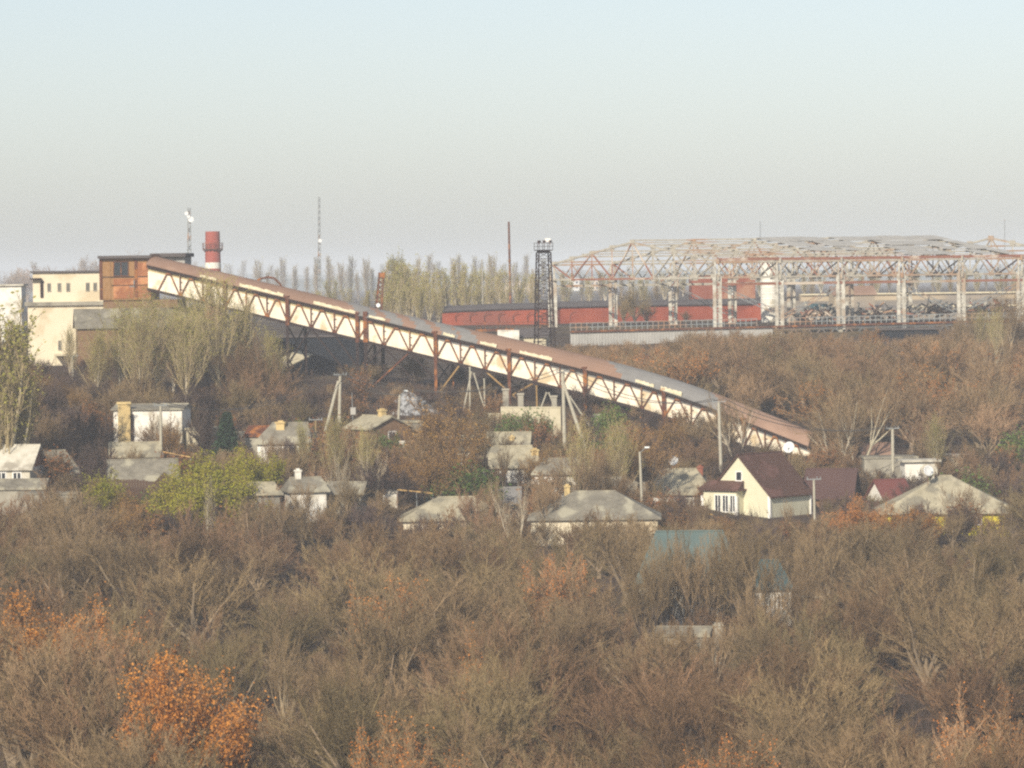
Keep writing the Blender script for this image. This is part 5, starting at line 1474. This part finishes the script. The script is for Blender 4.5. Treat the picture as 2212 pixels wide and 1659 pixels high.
# left pale poplars
for i, (x, y, Y, w) in enumerate(((258, 622, 456, 1.0), (338, 612, 455, 1.0), (470, 565, 458, 1.0), (205, 690, 452, 1.0), (400, 650, 452, 1.0), (430, 600, 462, .9))):
    plant_px('palepoplar', x, y, Y, 'pale-trunked tree with sparse yellow-green leaves before the brick workshop, ' + ['leftmost tall one', 'second tall one', 'tallest, crossing the conveyor', 'low one by the grey pole', 'low one before the tallest', 'half hidden behind the tallest'][i],
             'pale poplars before the workshop', w)
for (x, y, Y, lab) in ((520, 690, 456, 'grey-brown bare tree right of the tallest pale poplar'), (565, 715, 454, 'grey-brown bare tree under the upper conveyor'), (540, 790, 445, 'dark bushy bare tree behind the fir'), (590, 800, 446, 'dark bushy bare tree left of the first trestle leg'),
                       (480, 800, 446, 'brown bare tree under the tallest pale poplar'), (130, 800, 450, 'brown bare tree left of the grey pole'), (100, 850, 440, 'dark brown bare tree behind the pale-roofed house'), (160, 900, 432, 'wide dark brown bare tree left of the yellow chimney stack')):
    plant_px('brown', x, y, Y, lab, None, 1.1)
for i, (x, y, Y) in enumerate(((-8, 620, 400), (22, 640, 402), (8, 700, 398), (38, 760, 400))):
    plant_px('poplar', x, y, Y, ['blurred yellow-green poplar cut by the left frame edge', 'yellow-green poplar second from the left frame edge', 'lower yellow-green poplar at the left frame edge', 'small yellow-green poplar right of the left edge group'][i], 'poplars at the left edge', 1.2)
plant_px('gold', 60, 775, 440, 'orange-brown young tree under the cream plant building', None, .8)

# ---- background poplars
BG = 'poplars behind the works'
bl = ['sunlit yellow-green poplar in the row behind the red shed', 'hazy bare poplar on the far line behind the works', 'distant hazy tree on the skyline']
for (x, y, Y) in ((840, 585, 660), (858, 532, 668), (880, 560, 664), (902, 575, 662), (925, 580, 660), (945, 610, 655), (830, 615, 650), (870, 600, 652), (905, 615, 650), (960, 572, 690), (985, 560, 700), (1005, 580, 690), (1030, 565, 710), (1060, 572, 720), (1085, 560, 735), (1120, 590, 720), (1150, 572, 740), (838, 555, 690), (885, 545, 680)):
    plant_px('poplar', x, y, Y, bl[0], BG, 1.1)
for k in range(34):
    x = 560 + k * 19 + prng.uniform(-8, 8)
    if 1180 < x: break
    plant_px('barepoplar', x, 560 + prng.uniform(-18, 26), prng.uniform(1500, 2100), bl[1], BG, 1.1)
for k in range(16):
    x = 690 + k * 31 + prng.uniform(-8, 8)
    plant_px('poplar', x, 612 + prng.uniform(-14, 14), prng.uniform(720, 1000), bl[0], BG, 1.3)
for k in range(60):
    x = -10 + k * 38 + prng.uniform(-12, 12)
    plant_px('barepoplar', x, 570 + prng.uniform(-14, 18) + max(0, (x - 1200)) * .008, prng.uniform(2800, 4200), bl[2], 'distant trees on the skyline', 1.5)
for k in range(50):
    x = 1210 + k * 21 + prng.uniform(-10, 10)
    plant_px('poplar' if k % 2 else 'barepoplar', x, 586 + prng.uniform(-14, 14), prng.uniform(850, 1250), 'hazy poplar seen through the steel hall', 'poplars behind the steel hall', 1.4)
for (x, y, Y) in ((1370, 612, 640), (1345, 640, 636), (1395, 640, 634), (1480, 660, 640)):
    plant_px('olive' if x < 1400 else 'brown', x, y, Y, 'bare brown tree standing inside the left bays of the steel hall', 'trees inside the hall', 1.0)
for (x, y, Y) in ((100, 565, 1700), (188, 545, 2000), (280, 535, 2100), (340, 540, 2100), (30, 575, 1800), (60, 570, 1900)):
    plant_px('russet', x, y, Y, 'hazy brown tree on the skyline behind the cream plant building', 'hazy trees behind the plant', 1.2)

for (x, y, Y, lab) in ((1418, 1128, 322, 'over the left end of the teal roof'), (1535, 1120, 323, 'over the right end of the teal roof'), (1600, 1085, 321, 'right of the teal roof, tallest and darkest'),
                       (1650, 1150, 322, 'before the lilac outbuilding'), (1720, 1170, 320, 'before the red brick annex'), (1388, 1165, 321, 'at the left end of the teal roof'), (1640, 1220, 310, 'before the right end of the lilac outbuilding')):
    plant_px('sparse', x, y, Y, 'thin dark-limbed bare tree ' + lab, 'thin trees before the teal-roofed house', .8)
# ---- scattered thickets
def landmark(x, y):
    L = [(390, 1450, 'beside the big orange oak'), (110, 1275, 'by the left edge oaks'), (1500, 1290, 'around the teal-roofed house'), (1660, 1115, 'below the steep brown roof'), (2050, 1130, 'below the cream hip roof'),
         (1130, 1130, 'below the long grey roofs'), (460, 1110, 'below the yellow-green trees'), (830, 1240, 'near the sparse middle oak'), (1030, 1360, 'around the small central oak'), (880, 1560, 'by the bottom centre oaks'),
         (200, 1600, 'in the bottom left corner'), (1500, 1560, 'at the bottom right of centre'), (2080, 1540, 'in the bottom right corner'), (2000, 1300, 'on the right side below the cream hip roof'), (100, 1130, 'below the pale-roofed houses'), (620, 1450, 'between the big orange oak and the central oak')]
    return min(L, key=lambda t: (t[0] - x) ** 2 + (t[1] - y) ** 2)[2]
def scatter(y0, y1, step, xr, fn, seed):
    r = random.Random(seed); Y = y0
    while Y < y1:
        lo, hi = xr(Y); X = lo + r.uniform(0, step)
        while X < hi:
            x, yy = X + r.uniform(-.4, .4) * step, Y + r.uniform(-.45, .45) * step
            if free(x, yy): fn(x, yy, r)
            X += step
        Y += step * .9
KW = {'grey': 'greyish', 'olive': 'olive-grey', 'brown': 'brownish', 'shrub': 'grey', 'darkshrub': 'dark'}
cnt = {}
def fore(x, y, r):
    u = noise.noise(Vector((x * .05, y * .05, 7)))
    key = r.choices(('grey', 'olive', 'brown', 'shrub'), (3, 1.5 + 3 * max(0, u), 2 + 3 * max(0, -u), 2))[0]
    h = r.uniform(5.2, 10.0) if key != 'shrub' else r.uniform(3.0, 4.4)
    h *= 1 + .15 * noise.noise(Vector((x * .08, y * .08, 2)))
    h = limit(x, y, h, 3.2) + (r.choice((0, 0, 0, .6, 1.2)) if not 1370 < PX((x, y, 8))[0] < 1720 else 0)
    if h < .9: return
    if h < 3.2: key = 'shrub'
    px = PX((x, y, terrain(x, y) + h))
    size = 'tall' if h > 7.4 else ('low' if h < 5 else 'medium')
    lab = '%s %s bare %s in the thicket %s' % (size, KW[key], 'shrub' if key == 'shrub' else 'tree', landmark(*px))
    plant(key, x, y, h, lab, 'bare trees %s' % landmark(*px), r.uniform(1.1, 1.4)); cnt['fore'] = cnt.get('fore', 0) + 1
scatter(204, 376, 7.5, lambda Y: (-.127 * Y - 2, .127 * Y + 2), fore, 1)
def vill(x, y, r):
    h = limit(x, y, r.uniform(2.6, 5.0), 1.8) + r.choice((0, 0, 0, .4, .9))
    if h < .8: return
    key = r.choices(('darkshrub', 'shrub', 'rustbush', 'brown', 'olive', 'gold', 'greenbush'), (4, 3, 2, 2, 2, .8, .5))[0]
    lab = {'darkshrub': 'dark bare shrub', 'shrub': 'grey bare shrub', 'rustbush': 'red-brown leafy bush', 'brown': 'small brown bare tree', 'olive': 'small olive bare tree', 'gold': 'small golden tree', 'greenbush': 'small green bush'}[key]
    X = PX((x, y, 20))[0]
    where = 'left part of the village' if X < 480 else 'village middle below the conveyor' if X < 1050 else 'village right of the central brown-gold tree' if X < 1500 else 'gardens at the right of the village'
    plant(key, x, y, h, '%s between the houses in the %s' % (lab, where), 'garden plants in the ' + where, r.uniform(1.0, 1.3)); cnt['vill'] = cnt.get('vill', 0) + 1
scatter(377, 444, 4.5, lambda Y: (-.127 * Y - 1, .127 * Y + 1), vill, 2)
def bank(x, y, r):
    X = PX((x, y, 20))[0]
    h = limit(x, y, r.uniform(2.2, 4.0), 1.5)
    if h < .7: return
    key = r.choices(('darkshrub', 'rustbush', 'brown', 'shrub'), (4, 1.5, 2, 2))[0]
    plant(key, x, y, h, '%s scrub on the bank below the %s conveyor' % ({'darkshrub': 'dark', 'rustbush': 'red-brown', 'brown': 'brown', 'shrub': 'grey'}[key], 'upper' if X < 900 else 'lower'), 'scrub on the bank under the conveyor', 1.2)
    cnt['bank'] = cnt.get('bank', 0) + 1
scatter(446, 486, 5.0, lambda Y: (-.125 * Y, 24), bank, 3)
def slope(x, y, r):
    u = noise.noise(Vector((x * .06, y * .06, 4)))
    key = r.choices(('russet', 'brown', 'grey', 'rustoak', 'olive'), (5, 1.5, 1.5, .8 + 3 * max(0, u), 1))[0]
    h = limit(x, y, r.uniform(5.5, 9.0), 2) + r.choice((0, 0, 0, .7))
    if h < 1.2: return
    # keep clear of the gallery itself
    g = gal_P(1.5)
    s = (x - 16.5) / 14.0
    if 16 < x < 33 and y < 466: return
    X = PX((x, y, 24))[0]
    plant(key, x, y, h, '%s tree on the wooded slope %s' % ({'russet': 'russet', 'brown': 'brown bare', 'grey': 'grey bare', 'rustoak': 'orange-leaved', 'olive': 'olive bare'}[key],
          'behind the lower conveyor' if X < 1650 else 'above the burgundy roof' if X < 1950 else 'at the right below the craneway'), 'trees on the right slope', r.uniform(1.2, 1.5)); cnt['slope'] = cnt.get('slope', 0) + 1
scatter(452, 580, 6.8, lambda Y: (sstep(452, 500, Y) * -14 + 22 if Y < 480 else 6, .127 * Y + 1), slope, 4)
kc = {}
for o in COL.objects:
    if o.parent is None: k = o.name.split('.')[0]; kc[k] = kc.get(k, 0) + 1
print('PLANTS', cnt, {k: v for k, v in kc.items() if v > 15})

# ---- undergrowth: low dry stems everywhere between the trees
def undergrowth():
    r = random.Random(21); T = Tree(5)
    for _ in range(60000):
        Y = r.uniform(205, 582); X = r.uniform(-.13, .13) * Y
        if Y > 486 and X < 8: continue
        if not free(X, Y): continue
        g = terrain(X, Y); h = r.uniform(.5, 2.0)
        p = Vector((X, Y, g - .1))
        T.spike(T.twig, p, p + Vector((r.gauss(0, .3), r.gauss(0, .3), 1)).normalized() * h, .035)
    tag(T.twig.build('undergrowth', 'twig_dark'), kind='stuff')
undergrowth()

# ------------------------------------------------------------------ air
def haze():
    m = MB(); m.box(-2600, 2600, -80, 6500, -6, 63)
    o = m.build('haze', 'wire'); tag(o, kind='stuff')
    mt = bpy.data.materials.new('haze_air'); mt.use_nodes = True
    nt = mt.node_tree; nt.nodes.remove(nt.nodes['Principled BSDF'])
    v = nt.nodes.new('ShaderNodeVolumePrincipled')
    v.inputs['Color'].default_value = (.885, .935, 1.0, 1)
    v.inputs['Density'].default_value = .00024
    v.inputs['Anisotropy'].default_value = -.15
    nt.links.new(v.outputs[0], nt.nodes['Material Output'].inputs['Volume'])
    o.data.materials.clear(); o.data.materials.append(mt)
haze()
